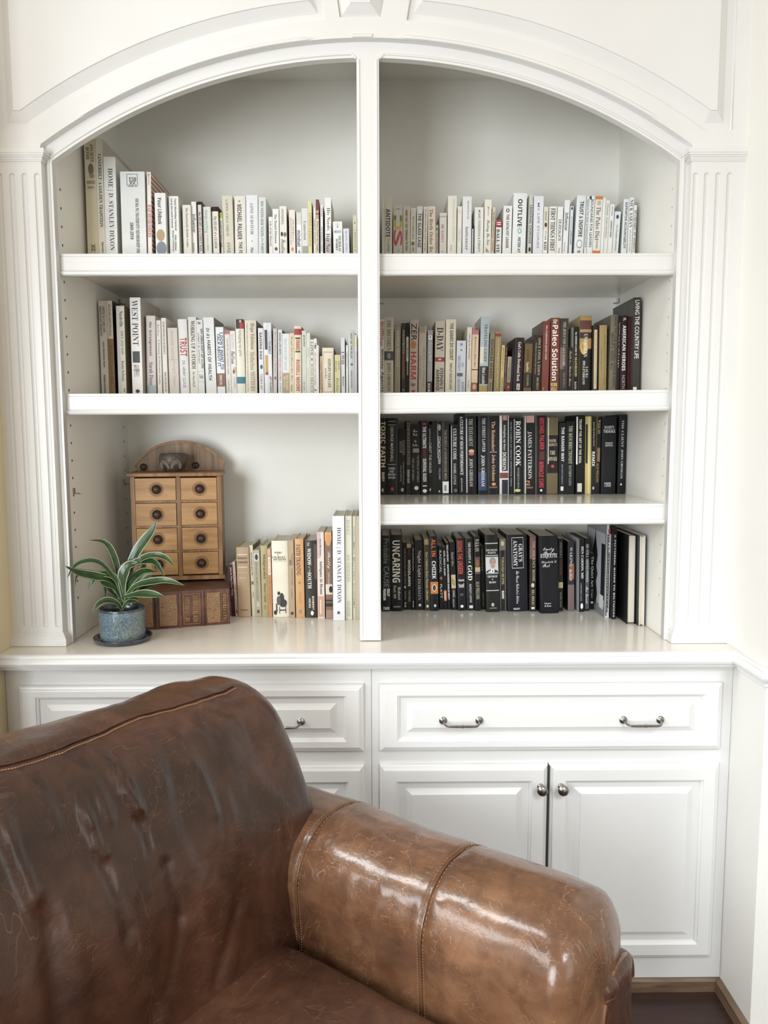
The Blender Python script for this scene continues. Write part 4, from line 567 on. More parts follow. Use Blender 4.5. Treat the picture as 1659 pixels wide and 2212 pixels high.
BOOKS['CL'] = '''
493.4 501.6 1220 500.8 1331.6|5a2224|P|v n e0c0b8 .05 .6 .5 .5 JESUS The One Thing|thin maroon book at the left end of the row
502.2 509 1214 507.6 1331.6|c9b0ae|P|v n 6a5050 .05 .9 .5 .4 The PRAYER OF JABEZ;e 222 .88 .95 .3 .8|thin dusty pink book beside the maroon one
509.6 536.6 1182.7 515 1332.8|b59a7c|H.15|r e8d9bc .1 .11 .1 .85;h s 3a2418 .14 .17 .48 .75 WOMAN'S;h s 3a2418 .2 .23 .5 .75 SURGEON;r e8d9bc .28 .29 .1 .85;h c e8dcc4 .35 .38 .48 .8 The Life Story;h c e8dcc4 .42 .45 .48 .6 London;h s 6a4a34 .89 .91 .5 .6 Macmillan|wide tan cloth hardcover with cream rules and torn top edge
538.2 545.8 1178.5 544.8 1331|d4d2b8:6a685a|P|v b 222 .1 .42 .5 .5 don't waste your life;v b 111 .5 .56 .5 .7 X;v n 776 .66 .74 .5 .5 Piper|slim sage cream book with bold lowercase lettering
546.6 560.3 1188.7 551.8 1332|b3aa90|P|r d4ccd0 .05 .16 .1 .85;e 2a2430 .06 .15 .25 .75;v t 665 .18 .75 .45 .3 BRINGING OUT THE BEST IN YOUR CHILD;v n e8e4d8 .78 .86 .5 .4 ARMY;e 443 .9 .95 .3 .7|khaki book with tiny silhouette picture at top
562 576.6 1179 566.4 1332|b5a97c|H.15|v s 332a1c .12 .47 .5 .46 Malpractice;v s 443a28 .53 .8 .5 .36 Eleanor Lipsky;v n 554 .84 .9 .5 .2 Morrow|olive tan hardcover with large black serif word
577 584.6 1185.7 580.8 1333.4|c08a5c|P|r c9a48c .0 .1 .0 1.0;r e4dccc .12 .38 .15 .9;v n a06040 .14 .36 .5 .4 JESUS LIFE;v n 8a5a3a .42 .8 .5 .2 FRIENDS|thin orange-tan book before the big white one
585.8 621 1168.8 590 1333.4|ece6d4|H.16|h s 333 .14 .165 .4 .45 WORKS;h s 555 .175 .19 .4 .12 OF;h s 333 .2 .225 .42 .8 CHARLES;h s 333 .23 .255 .48 .78 DICKENS;r 555 .27 .272 .1 .9;e 2a2a2a .66 .71 .3 .48;e 333 .68 .85 .42 .72;e 3a3a3a .76 .87 .4 .88;e 555 .72 .84 .25 .5;r 222 .82 .93 .2 .28;e 222 .91 .97 .05 .25;r 333 .85 .95 .78 .82;r 333 .86 .95 .4 .44;r 333 .9 .915 .4 .8|widest cream book with drawing of seated man
621.8 633.8 1167.6 625.6 1335|b59c80|P|v n 665 .17 .32 .7 .3 10 SECOND;v b 332 .25 .32 .35 .3 BIBLE;v n 665 .36 .58 .6 .3 Nonsensical Thoughts;v n 443 .62 .75 .5 .2 David McMurray;e 443 .92 .96 .2 .8|brown-pink paperback with small lines beside widest cream book
636 654.8 1164.6 639.8 1334.6|cfa270|H.15|v s 4a2c28 .07 .46 .4 .5 FAITH TRAINING;e 876 .54 .57 .35 .6;v n b08a6a .66 .82 .5 .26 WHITE;e 889 .89 .95 .35 .65|orange-tan hardcover with dark maroon serif title
657.6 684 1168 661 1334.6|4a423c|H.16|r 5c4a48 .05 .5 .75 1.0;v n c9c0b0 .02 .07 .3 .2 THE;v s f0ece0 .1 .32 .36 .3 WIDOW;v c d8d0c0 .33 .41 .36 .2 of the;v s f0ece0 .41 .62 .36 .3 SOUTH;v b e8e0d4 .72 .9 .62 .16 ROBERT;v b e8e0d4 .75 .87 .34 .16 HICKS;e eee .91 .97 .4 .65|dark mottled taupe hardcover with bold white serif title
684.4 699.4 1149.6 686.8 1336.3|e0d4cc|P|r c9b0b4 .0 .3 .0 .5;v n 443 .08 .27 .5 .24 Barbara Milo Ohrbach;v s 332a2a .33 .72 .5 .5 Antiques At Home;r c99a80 .74 .98 .1 .9;r e8dccc .78 .95 .35 .5|pinkish white book with floral wash and serif title
701 716 1150 704.4 1336.3|8a6e5a|P|r e0a864 .0 .1 .0 1.0;e d09860 .02 .16 .1 .9;v c e8dccc .22 .42 .5 .5 Shelly;v t e8dccc .46 .6 .5 .26 VINTAGE;r d8ccbc .6 .72 .0 1.0;e 1c1818 .62 .7 .5 1.05;r 2a2626 .78 .8 .0 1.0;r 2a2626 .82 .86 .0 1.0;r a08478 .9 1.0 .0 1.0|book with golden hair portrait at top and striped lower spine
718 743.4 1114.8 719.8 1340.6|e6e8ee:b9b9b4|F.2|v t 222 .11 .83 .5 .44 HOME | D. STANLEY DIXON;e 555 .91 .94 .35 .6|large white book with big spaced serif capitals near divider
744.8 759.8 1114.8 746 1338.7|dcdccb:8a8a7c|F.2|v t aaa98a .04 .18 .5 .5 KURALT;v t aaa98a .37 .63 .5 .5 SOUTHERNERS;v t aaa98a .82 .97 .5 .5 OXMOOR|tall pale sage book right of the large white one
761.2 767.8 1115 762 1338|cfcab2|F.2|v n 777 .1 .9 .5 .4 COLUMBIA MILITARY ACADEMY|tall very thin cream spine with tiny spaced print
768.4 776.4 1115.5 769 1338|bdb29c|F.2||tall thin beige spine touching the divider
'''
# ------------------------------------------------------------------ books
def fontmap(s, st):
    if st in 'nl': return s
    U, L, D = {'s': (0x1D400, 0x1D41A, 0x1D7CE), 't': (0x1D400, 0x1D41A, 0x1D7CE), 'i': (0x1D434, 0x1D44E, 0), 'c': (0x1D4D0, 0x1D4EA, 0), 'b': (0x1D5D4, 0x1D5EE, 0x1D7EC), 'k': (0x1D63C, 0x1D656, 0x1D7EC), 'm': (0x1D670, 0x1D68A, 0)}[st]
    o = ''
    for ch in s:
        if 'A' <= ch <= 'Z': o += chr(U+ord(ch)-65)
        elif 'a' <= ch <= 'z': o += chr(L+ord(ch)-97)
        elif '0' <= ch <= '9' and D: o += chr(D+ord(ch)-48)
        else: o += ch
    return o
TEXT = {}
def want(st, s): TEXT.setdefault((st, s), None)
def make_texts():
    """one text object per lettering style, a line for each string, cut apart again by line"""
    by = {}
    for st, s in TEXT: by.setdefault(st, []).append(s)
    objs = []
    for st, ss in by.items():
        c = bpy.data.curves.new('t', 'FONT'); c.body = chr(10).join(fontmap(s, st) for s in ss); c.resolution_u = 2; c.space_line = 3
        c.offset = {'t': -.010, 'b': .0, 'n': .006, 's': 0}.get(st, 0)
        o = bpy.data.objects.new('t', c); C.objects.link(o); objs.append((st, ss, o))
    dg = bpy.context.evaluated_depsgraph_get(); dg.update()
    for st, ss, o in objs:
        me = bpy.data.meshes.new_from_object(o.evaluated_get(dg)); co = [(v.co.x, v.co.y) for v in me.vertices]
        line = [int((1.3-y)//3) for x, y in co]; vs = [[] for _ in ss]; fs = [[] for _ in ss]; new = [0]*len(co)
        for i, k in enumerate(line): new[i] = len(vs[k]); vs[k].append(co[i])
        for p in me.polygons: q = tuple(p.vertices); fs[line[q[0]]].append(tuple(new[i] for i in q))
        for k, s in enumerate(ss):
            xs = [v[0] for v in vs[k]]; ys = [v[1] for v in vs[k]]; x0, y0 = min(xs), min(ys); w_, h_ = max(xs)-x0, max(ys)-y0
            TEXT[(st, s)] = ([((x-x0)/max(1e-6, w_), (y-y0)/max(1e-6, h_)) for x, y in vs[k]], fs[k])
        bpy.data.meshes.remove(me); c = o.data; bpy.data.objects.remove(o); bpy.data.curves.remove(c)
ROWS = {'UL': (547.5, .300, 'on the top left shelf'), 'UR': (546.8, .300, 'on the top right shelf'), 'ML': (849.5, .360, 'on the second left shelf'),
        'MR': (None, .365, 'on the second right shelf'), 'LR': (None, None, 'on the third right shelf'), 'CR': (None, None, 'on counter, right bay'), 'CL': (None, None, 'on counter, left bay')}
GROUPN = {'UL': 'books on the top left shelf', 'UR': 'books on the top right shelf', 'ML': 'books on the second left shelf', 'MR': 'books on the second right shelf', 'LR': 'books on the third right shelf', 'CR': 'books on the counter in the right bay', 'CL': 'books on the counter in the left bay'}
parsed = {}
for key, s in BOOKS.items():
    rows = []
    for line in s.strip().split('\n'):
        a, col, kind, rest = line.split('|', 3); pr, label = rest.rsplit('|', 1)
        prints = []
        for q in pr.split(';'):
            q = q.strip()
            if not q: continue
            if q[0] in 'vh':
                t = q.split(' ', 7) if q[0] == 'v' else q.split(' ', 7)
                _, st, h, a0, a1, c, sz, txt = t; prints.append((q[0], st, h, float(a0), float(a1), float(c), float(sz), txt)); want(st, txt)
            else:
                t = q.split(); prints.append((t[0], None, t[1], *[float(x) for x in t[2:6]]))
        xs = a.split(); rows.append([float(xs[0]), float(xs[1]), float(xs[2]), float(xs[3]), None if xs[4] == '-' else float(xs[4]), col, kind, prints, label])
    parsed[key] = rows
want('s', 'THE LIFE AND DEEDS'); want('s', 'NEW TESTAMENT'); want('s', 'ILLUSTRATED'); want('s', 'REFERENCES')
make_texts()
PAGES = None
def pages_mat():
    m = bpy.data.materials.new('page_edges'); m.use_nodes = True; nt = m.node_tree; b = nt.nodes['Principled BSDF']; b.inputs['Roughness'].default_value = .75
    tc = nt.nodes.new('ShaderNodeTexCoord'); wv = nt.nodes.new('ShaderNodeTexWave'); wv.inputs['Scale'].default_value = 220; wv.inputs['Distortion'].default_value = .8
    nt.links.new(tc.outputs['Object'], wv.inputs['Vector']); r = nt.nodes.new('ShaderNodeValToRGB')
    r.color_ramp.elements[0].color = (.58, .53, .43, 1); r.color_ramp.elements[1].color = (.74, .70, .60, 1)
    nt.links.new(wv.outputs['Fac'], r.inputs['Fac']); nt.links.new(r.outputs[0], b.inputs['Base Color']); return m
PAGES = pages_mat()
def shelf_z(key, x):
    if key in SH: a, b = SH[key]; return a+(b-a)*min(1, max(0, (x-DR)/(NR-DR)))
    return CT
def build_book(key, g, row):
    xb, t, h, yS, lean, dep, Lvis = g; col, kind, prints, label = row[5:9]
    cc = col.split(':'); kd = kind[0]
    z0 = shelf_z(key, xb+t/2)
    root = empty('book', (xb+t/2, yS, z0+abs(sin(lean))*t/2+.0004), 0, lean)
    tag(root, label+' '+ROWS[key][2], 'book', GROUPN[key])
    hb = .05*t if kd == 'H' else (.004*t if kd == 'P' else .0)
    ysf = lambda u: hb*(2*u-1)**2
    th = .0024 if kd != 'P' else .0006
    N = 8 if kd == 'H' else 2
    mb = MB()
    outl = [(-t/2, dep)]+[(-t/2+t*i/N, ysf(i/N)) for i in range(N+1)]+[(t/2, dep)]
    inn = [(t/2-th, dep)]+[(t/2-th-(t-2*th)*i/N, ysf(1-i/N)+th+.0005) for i in range(N+1)]+[(-t/2+th, dep)]
    if kd == 'E':
        outl = [(-t/2, 0), (-t/2, dep), (t/2, dep), (t/2, 0)]; inn = [(t/2-th, 0), (t/2-th, dep-th), (-t/2+th, dep-th), (-t/2+th, 0)]
    pr = outl+inn; n = len(pr)
    vs = [(x, y, z) for z in (0, h) for x, y in pr]; fs = [(j, (j+1) % n, n+(j+1) % n, n+j) for j in range(n)]
    ms = [1 if j in (0, len(outl)-2) else 0 for j in range(n)]
    # caps as strips so that the concave outline fills cleanly
    no = len(outl); caps = []
    for j in range(no-1):
        caps.append((j, j+1, n-2-j, n-1-j)); caps.append((n+j, n+j+1, n+n-2-j, n+n-1-j))
    o0 = len(mb.v); mb.v += vs; mb.f += fs+caps; mb.m += ms+[0]*len(caps)
    cov = mb.build('cover', [paper(cc[0], .38 if kd != 'P' else .45), paper(cc[1] if len(cc) > 1 else cc[0])], root, world=False)
    ins = .0035 if kd != 'P' else .0003; ft = .004 if kd != 'P' else .0005
    y0p = (hb+th+.001) if kd != 'E' else .004
    MB().box(-t/2+th, t/2-th, y0p, dep-ft, ins, h-ins).build('pages', PAGES, root, world=False)
    if 'grey cover side' in label:
        sp = MB(); X_ = -t/2-.0004
        def sq(y0, y1, z0, z1, mi): sp.add([(X_-.00005*mi, y0, z0), (X_-.00005*mi, y1, z0), (X_-.00005*mi, y1, z1), (X_-.00005*mi, y0, z1)], [(0, 1, 2, 3)], mi)
        sq(.012, dep-.012, .03, h-.03, 0); sq(.012, .05, .05, h*.78, 1); sq(.02, .062, .02, .062, 2); sq(.026, .056, .028, .052, 1)
        bird = [(.10, .06), (.085, .20), (.10, .33), (.085, .42), (.10, .50), (.088, .62), (.098, .70), (.11, .80), (.118, .92), (.125, .80), (.14, .70), (.15, .60), (.145, .48), (.13, .40), (.14, .26), (.12, .1)]
        sp.add([(X_-.0002, y, z*h) for y, z in bird], [tuple(range(len(bird)))], 1)
        so_ = sp.build('cover_picture', [ink('b9bec6'), ink('15161a'), ink('e4e4e2')], root, world=False); so_['kind'] = 'stuff'
    if not prints: return root
    mb = MB(); mats = []; idx = {}
    for k, p in enumerate(prints):
        hx = p[2]
        if hx not in idx: idx[hx] = len(mats); mats.append(ink(hx))
        lay = .0004+.00008*k
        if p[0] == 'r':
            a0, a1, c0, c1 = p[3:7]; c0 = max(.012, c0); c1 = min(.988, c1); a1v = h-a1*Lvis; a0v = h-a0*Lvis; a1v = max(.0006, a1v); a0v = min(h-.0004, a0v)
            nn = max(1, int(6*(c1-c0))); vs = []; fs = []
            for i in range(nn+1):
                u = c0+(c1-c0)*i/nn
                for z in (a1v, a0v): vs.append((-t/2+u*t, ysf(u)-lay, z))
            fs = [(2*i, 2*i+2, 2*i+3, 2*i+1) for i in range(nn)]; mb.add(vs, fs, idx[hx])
        elif p[0] == 'e':
            a0, a1, c0, c1 = p[3:7]; cz = h-(a0+a1)/2*Lvis; rz = abs(a1-a0)/2*Lvis; cu = (c0+c1)/2; ru = min(abs(c1-c0)/2, .49); vs = []
            for i in range(14):
                a = 2*pi*i/14; u = min(.985, max(.015, cu+ru*cos(a))); z = min(h-.001, max(.0008, cz+rz*sin(a))); vs.append((-t/2+u*t, ysf(u)-lay-.0001, z))
            mb.add(vs, [tuple(range(14))], idx[hx])
        else:
            _, st, _, a0, a1, c, sz, txt = p; vv, ff_ = TEXT[(st, txt)]; out = []
            for x, y in vv:
                if p[0] == 'v': u = c+(y-.5)*sz; z = h-(a0+(a1-a0)*x)*Lvis
                else: u = c+(x-.5)*sz; z = h-(a1+(a0-a1)*y)*Lvis
                u = min(.985, max(.015, u)); out.append((-t/2+u*t, ysf(u)-lay-.0003, max(.0006, z)))
            mb.add(out, ff_, idx[hx])
    mb_o = mb.build('lettering', mats, root, world=False); mb_o['kind'] = 'stuff'
    return root
for key, rows in parsed.items():
    geo = []
    for r in rows:
        xl, xr, yt, xlb, yb = r[:5]; kind = r[6]; yo = None
        if '@' in kind: kind, yo = kind.split('@'); yo = float(yo)
        dep = float('0'+kind[1:]) if len(kind) > 1 else (.16 if kind[0] == 'H' else .15)
        lip, yS, _ = ROWS[key]
        if key in ('UL', 'UR', 'ML', 'MR'):
            if lip is None: lip = 848.6-7.0*(xl-820)/628
            yS = {'UL': .21+.09*min(1, max(0, (xl-325)/155)), 'UR': .30, 'ML': .285+.065*min(1, max(0, (xl-210)/200)), 'MR': .36-.09*min(1, max(0, (xl-1050)/300))}[key]
            if yo is not None: yS = yo
            pb = P(xlb, lip, y=yS)
        else:
            pb = P(xlb, yb, z=CT if key[0] == 'C' else SH['LR'][0]); yS = min(.46, max(.08, pb.y))
            if key in ('LR',): yS = .355+.25*(yS-.355)
            pb = P(xlb, yb, y=yS)
        dep = min(dep, .524-yS)
        pt = P(xl, yt, y=yS); pr_ = P(xr, yt, y=yS)
        t = pr_.x-pt.x; L = sqrt((pt.x-pb.x)**2+(pt.z-pb.z)**2); lean = math.atan2(pt.x-pb.x, pt.z-pb.z)
        z0 = shelf_z(key, pb.x); x0 = pb.x-(pb.z-z0)*math.tan(lean); h = (pt.z-z0)/cos(lean); Lvis = L
        geo.append([x0, t, h, yS, lean, dep, Lvis])
    # keep neighbours apart: bottoms and tops may touch, never cross
    lo = (NL if key in ('UL', 'ML', 'CL') else DR)+.0012; hi = (DL if key in ('UL', 'ML', 'CL') else NR)-.0012
    for i, g in enumerate(geo):
        x0, t, h, yS, lean, dep, Lv = g
        tb = t/cos(lean)
        if i == 0:
            if x0 < lo: x0 = lo
            if lean < 0 and x0+h*sin(lean) < lo: lean = 0
        else:
            p = geo[i-1]; pxr = lambda z: p[0]+p[1]/cos(p[4])+z*math.tan(p[4])+.0005
            zt_ = min(h*cos(lean), p[2]*cos(p[4])+p[1]*abs(sin(p[4])))
            xtop = x0+zt_*math.tan(lean); right = x0+tb+zt_*math.tan(lean)
            x0n = max(x0, pxr(0)); xtn = max(xtop, pxr(zt_))
            lean = math.atan2(xtn-x0n, zt_); shift = max(x0n-x0, xtn-xtop)
            t = max(.0045, t-shift*.9); x0 = x0n
        if x0+t/cos(lean) > hi: t = max(.004, hi-x0)
        if x0+t/cos(lean)+h*math.tan(lean) > hi: lean = min(lean, math.atan2(max(0, hi-x0-t), h)) 
        g[0], g[1], g[4] = x0, t, lean
    for g, r in zip(geo, rows): build_book(key, g, r)
    print(key, 'last right edge %.3f limit %.3f' % (geo[-1][0]+geo[-1][1], hi))
# ------------------------------------------------------------------ rounded soft boxes
def roundbox(x0, x1, y0, y1, z0, z1, r, nx, ny, nz, fn=None):
    """closed box surface with rounded edges; fn(p, normal) may move the points"""
    mb = MB(); idx = {}; vs = []; fs = []
    def axis(a, b, n):
        # denser towards the rounded ends
        pts = [a+r*(1-cos(pi/2*i/5)) for i in range(5)]; inner = [a+r+(b-a-2*r)*i/n for i in range(n+1)]; return pts+inner+[b-r*(1-cos(pi/2*i/5)) for i in range(4, -1, -1)]
    X, Y, Z = axis(x0, x1, nx), axis(y0, y1, ny), axis(z0, z1, nz); NX, NY, NZ = len(X)-1, len(Y)-1, len(Z)-1
    def vid(i, j, k):
        q = (i, j, k)
        if q not in idx:
            p = Vector((X[i], Y[j], Z[k])); c = Vector((min(max(p.x, x0+r), x1-r), min(max(p.y, y0+r), y1-r), min(max(p.z, z0+r), z1-r)))
            d = p-c; n = d.normalized() if d.length > 1e-9 else Vector((0, 0, 1)); p = c+n*r
            if fn: p = fn(p, n)
            idx[q] = len(vs); vs.append(p)
        return idx[q]
    for i in range(NX):
        for j in range(NY):
            for k in (0, NZ): fs.append((vid(i, j, k), vid(i+1, j, k), vid(i+1, j+1, k), vid(i, j+1, k)))
    for i in range(NX):
        for k in range(NZ):
            for j in (0, NY): fs.append((vid(i, j, k), vid(i+1, j, k), vid(i+1, j, k+1), vid(i, j, k+1)))
    for j in range(NY):
        for k in range(NZ):
            for i in (0, NX): fs.append((vid(i, j, k), vid(i, j+1, k), vid(i, j+1, k+1), vid(i, j, k+1)))
    mb.add(vs, fs); return mb
# ------------------------------------------------------------------ apothecary chest on the old book
WOODC = wood_mat('honey_drawer_wood', (.34, .175, .06), (.54, .31, .125), 3, .45, (1.5, 8, 14), .08)
WOODF = wood_mat('brown_carcass_wood', (.20, .10, .042), (.38, .215, .10), 4, .5, (14, 8, 1.5), .08)
WOODB = wood_mat('grey_brown_board_wood', (.16, .10, .06), (.33, .23, .14), 4, .55, (14, 8, 1.2), .08)
KNOBW = mat('dark_turned_knob_wood', (.055, .028, .018), .42, 0, .15, 60)
LINE = mat('burnt_ring_line', (.05, .025, .015), .6)
cx0, cx1, cz0, cz1, cyf, cyb = -.7585, -.4925, 1.0675, 1.383, .300, .455
ch = tag(empty('apothecary_chest', ((cx0+cx1)/2, (cyf+cyb)/2, cz0)), 'small wooden chest of eight drawers with arched top, standing on old leather book', 'chest')
xm = (cx0+cx1)/2+.006
mb = MB(); mb.box(cx0, cx0+.012, cyf, cyb, cz0+.012, cz1); mb.box(cx1-.012, cx1, cyf, cyb, cz0+.012, cz1); mb.box(xm-.006, xm+.006, cyf+.001, cyb, cz0+.012, cz1)
mb.box(cx0+.012, cx1-.012, cyb-.006, cyb, cz0+.012, cz1)
zz = [cz0+.012+(cz1-cz0-.012)*i/4 for i in range(5)]
for z in zz[1:4]:
    mb.box(cx0+.012, xm-.006, cyf+.001, cyb-.006, z-.003, z+.003); mb.box(xm+.006, cx1-.012, cyf+.001, cyb-.006, z-.003, z+.003)
mb.build('carcass', WOODF, ch)
MB().box(cx0-.006, cx1+.006, cyf-.008, cyb+.002, cz0, cz0+.012).build('base_board', WOODF, ch)
mb = roundbox(cx0-.010, cx1+.007, cyf-.012, cyb+.002, cz1, cz1+.012, .004, 2, 2, 1); mb.build('top_board', WOODF, ch, smooth=True)
def drawer(x0, x1, z0, z1, off):
    y = cyf-off
    d = MB().box(x0, x1, y, cyb-.012, z0, z1).build('drawer', WOODC, ch)
    c = ((x0+x1)/2+.003, 0, (z0+z1)/2)
    for r in (.0200, .0168):
        m = MB(); m.lathe([(r, 0), (r+.0006, -.0003), (r+.0012, 0)], (c[0], y, c[2]), 32, 'y'); m.build('ring_inlay', LINE, d)
    MB().lathe([(.0140, 0), (.0148, -.003), (.0130, -.0045), (.0100, -.003), (.0078, -.005), (.0075, -.008), (.0085, -.011), (.0072, -.014), (.0040, -.0155), (0, -.016)], (c[0], y, c[2]), 24, 'y').build('knob', KNOBW, d, smooth=True)
for i in range(4):
    a, b = zz[i]+.0042, zz[i+1]-.0045
    drawer(cx0+.0135, xm-.0075, a, b, [.001, .002, .004, .001][i]); drawer(xm+.0075, cx1-.0135, a, b, .0005)
# arched back board
ax0, ax1 = cx0-.004, cx1+.004; yb0, yb1 = cyb-.018, cyb-.002
def archpts(x0, x1, zb_, pk, n=24):
    w_ = (x1-x0)/2; s_ = pk-zb_; rr = (w_*w_+s_*s_)/(2*s_); xc_ = (x0+x1)/2; zc2 = pk-rr; a = math.asin(w_/rr)
    return [(xc_+rr*sin(-a+2*a*i/n), zc2+rr*cos(-a+2*a*i/n)) for i in range(n+1)]
zA = cz1+.012
ap = archpts(ax0, ax1, zA+.022, 1.487)
curve_mesh('arched_board', [[(ax0, zA), *ap, (ax1, zA)]], yb0, yb1, WOODB, ch)
rim = archpts(ax0-.003, ax1+.003, zA+.022, 1.491)
MB().loft([[(x, yb0-.004, z-.009), (x, yb0-.004, z), (x, yb1, z), (x, yb1, z-.009)] for x, z in rim]).build('arched_rim', WOODF, ch)
for px, py in ((319, 1008.5), (428, 1005.5)):
    p = P(px, py, y=yb0); MB().lathe([(.0105, 0), (.0115, -.002), (.0095, -.0045), (.0065, -.003), (.004, -.004), (0, -.0045)], (p.x, yb0, p.z), 20, 'y').build('peg_button', KNOBW, ch, smooth=True)
ch.rotation_euler.z = radians(8.5)
# owl cup
pc = P(371, 1026, y=.355); owl = tag(empty('owl_cup', (pc.x, .375, zA+.0006)), 'small dark carved cup with two ringed eye patterns, on top of the wooden chest', 'cup')
def owl_mat():
    m = bpy.data.materials.new('carved_dark_coconut'); m.use_nodes = True; nt = m.node_tree; b = nt.nodes['Principled BSDF']; b.inputs['Roughness'].default_value = .45
    tc = nt.nodes.new('ShaderNodeTexCoord'); v = nt.nodes.new('ShaderNodeTexVoronoi'); v.inputs['Scale'].default_value = 260; v.feature = 'DISTANCE_TO_EDGE'
    nt.links.new(tc.outputs['Object'], v.inputs['Vector']); r = nt.nodes.new('ShaderNodeValToRGB'); r.color_ramp.elements[0].position = .05; r.color_ramp.elements[1].position = .14
    r.color_ramp.elements[0].color = (.16, .12, .09, 1); r.color_ramp.elements[1].color = (.03, .022, .018, 1)
    nt.links.new(v.outputs['Distance'], r.inputs['Fac']); nt.links.new(r.outputs[0], b.inputs['Base Color']); return m
OWL = owl_mat(); oc = (pc.x, .375, zA+.0006)
prof_o = [(0, .0), (.026, .0), (.034, .009), (.041, .023), (.043, .037), (.0405, .052), (.0385, .0555), (.0365, .0555), (.039, .037), (.034, .014), (0, .006)]
MB().lathe(prof_o, oc, 40).build('cup_body', OWL, owl, smooth=True)
def rad_at(h):
    for (r0, h0), (r1, h1) in zip(prof_o[1:6], prof_o[2:7]):
        if h0 <= h <= h1: return r0+(r1-r0)*(h-h0)/(h1-h0)
    return .042
BONE = mat('pale_carved_line', (.30, .26, .20), .6)
for sx in (-1, 1):
    for rr, wd, m_ in ((.0175, .0013, BONE), (.0145, .0011, BONE), (.0115, .0010, BONE)):
        pts = []
        for k in range(17):
            a = pi*k/16; th_ = sx*.50+cos(a)*rr/.042; hh = .010+sin(a)*rr*1.35; r_ = rad_at(hh)+.0006
            pts.append((oc[0]+r_*sin(th_), oc[1]-r_*cos(th_), oc[2]+hh))
        MB().tube(pts, wd, 5).build('eye_ring', m_, owl, smooth=True)
    pts = []; hh = .014; th_ = sx*.5; r_ = rad_at(hh)+.0012; cpt = Vector((oc[0]+r_*sin(th_), oc[1]-r_*cos(th_), oc[2]+hh)); nrm = Vector((sin(th_), -cos(th_), 0)); tn = Vector((cos(th_), sin(th_), 0))
    vs = [cpt+tn*(.0062*cos(2*pi*i/14))+Vector((0, 0, .0085*sin(2*pi*i/14))) for i in range(14)]
    MB().add(vs, [tuple(range(14))]).build('pupil', DARKHOLE, owl)
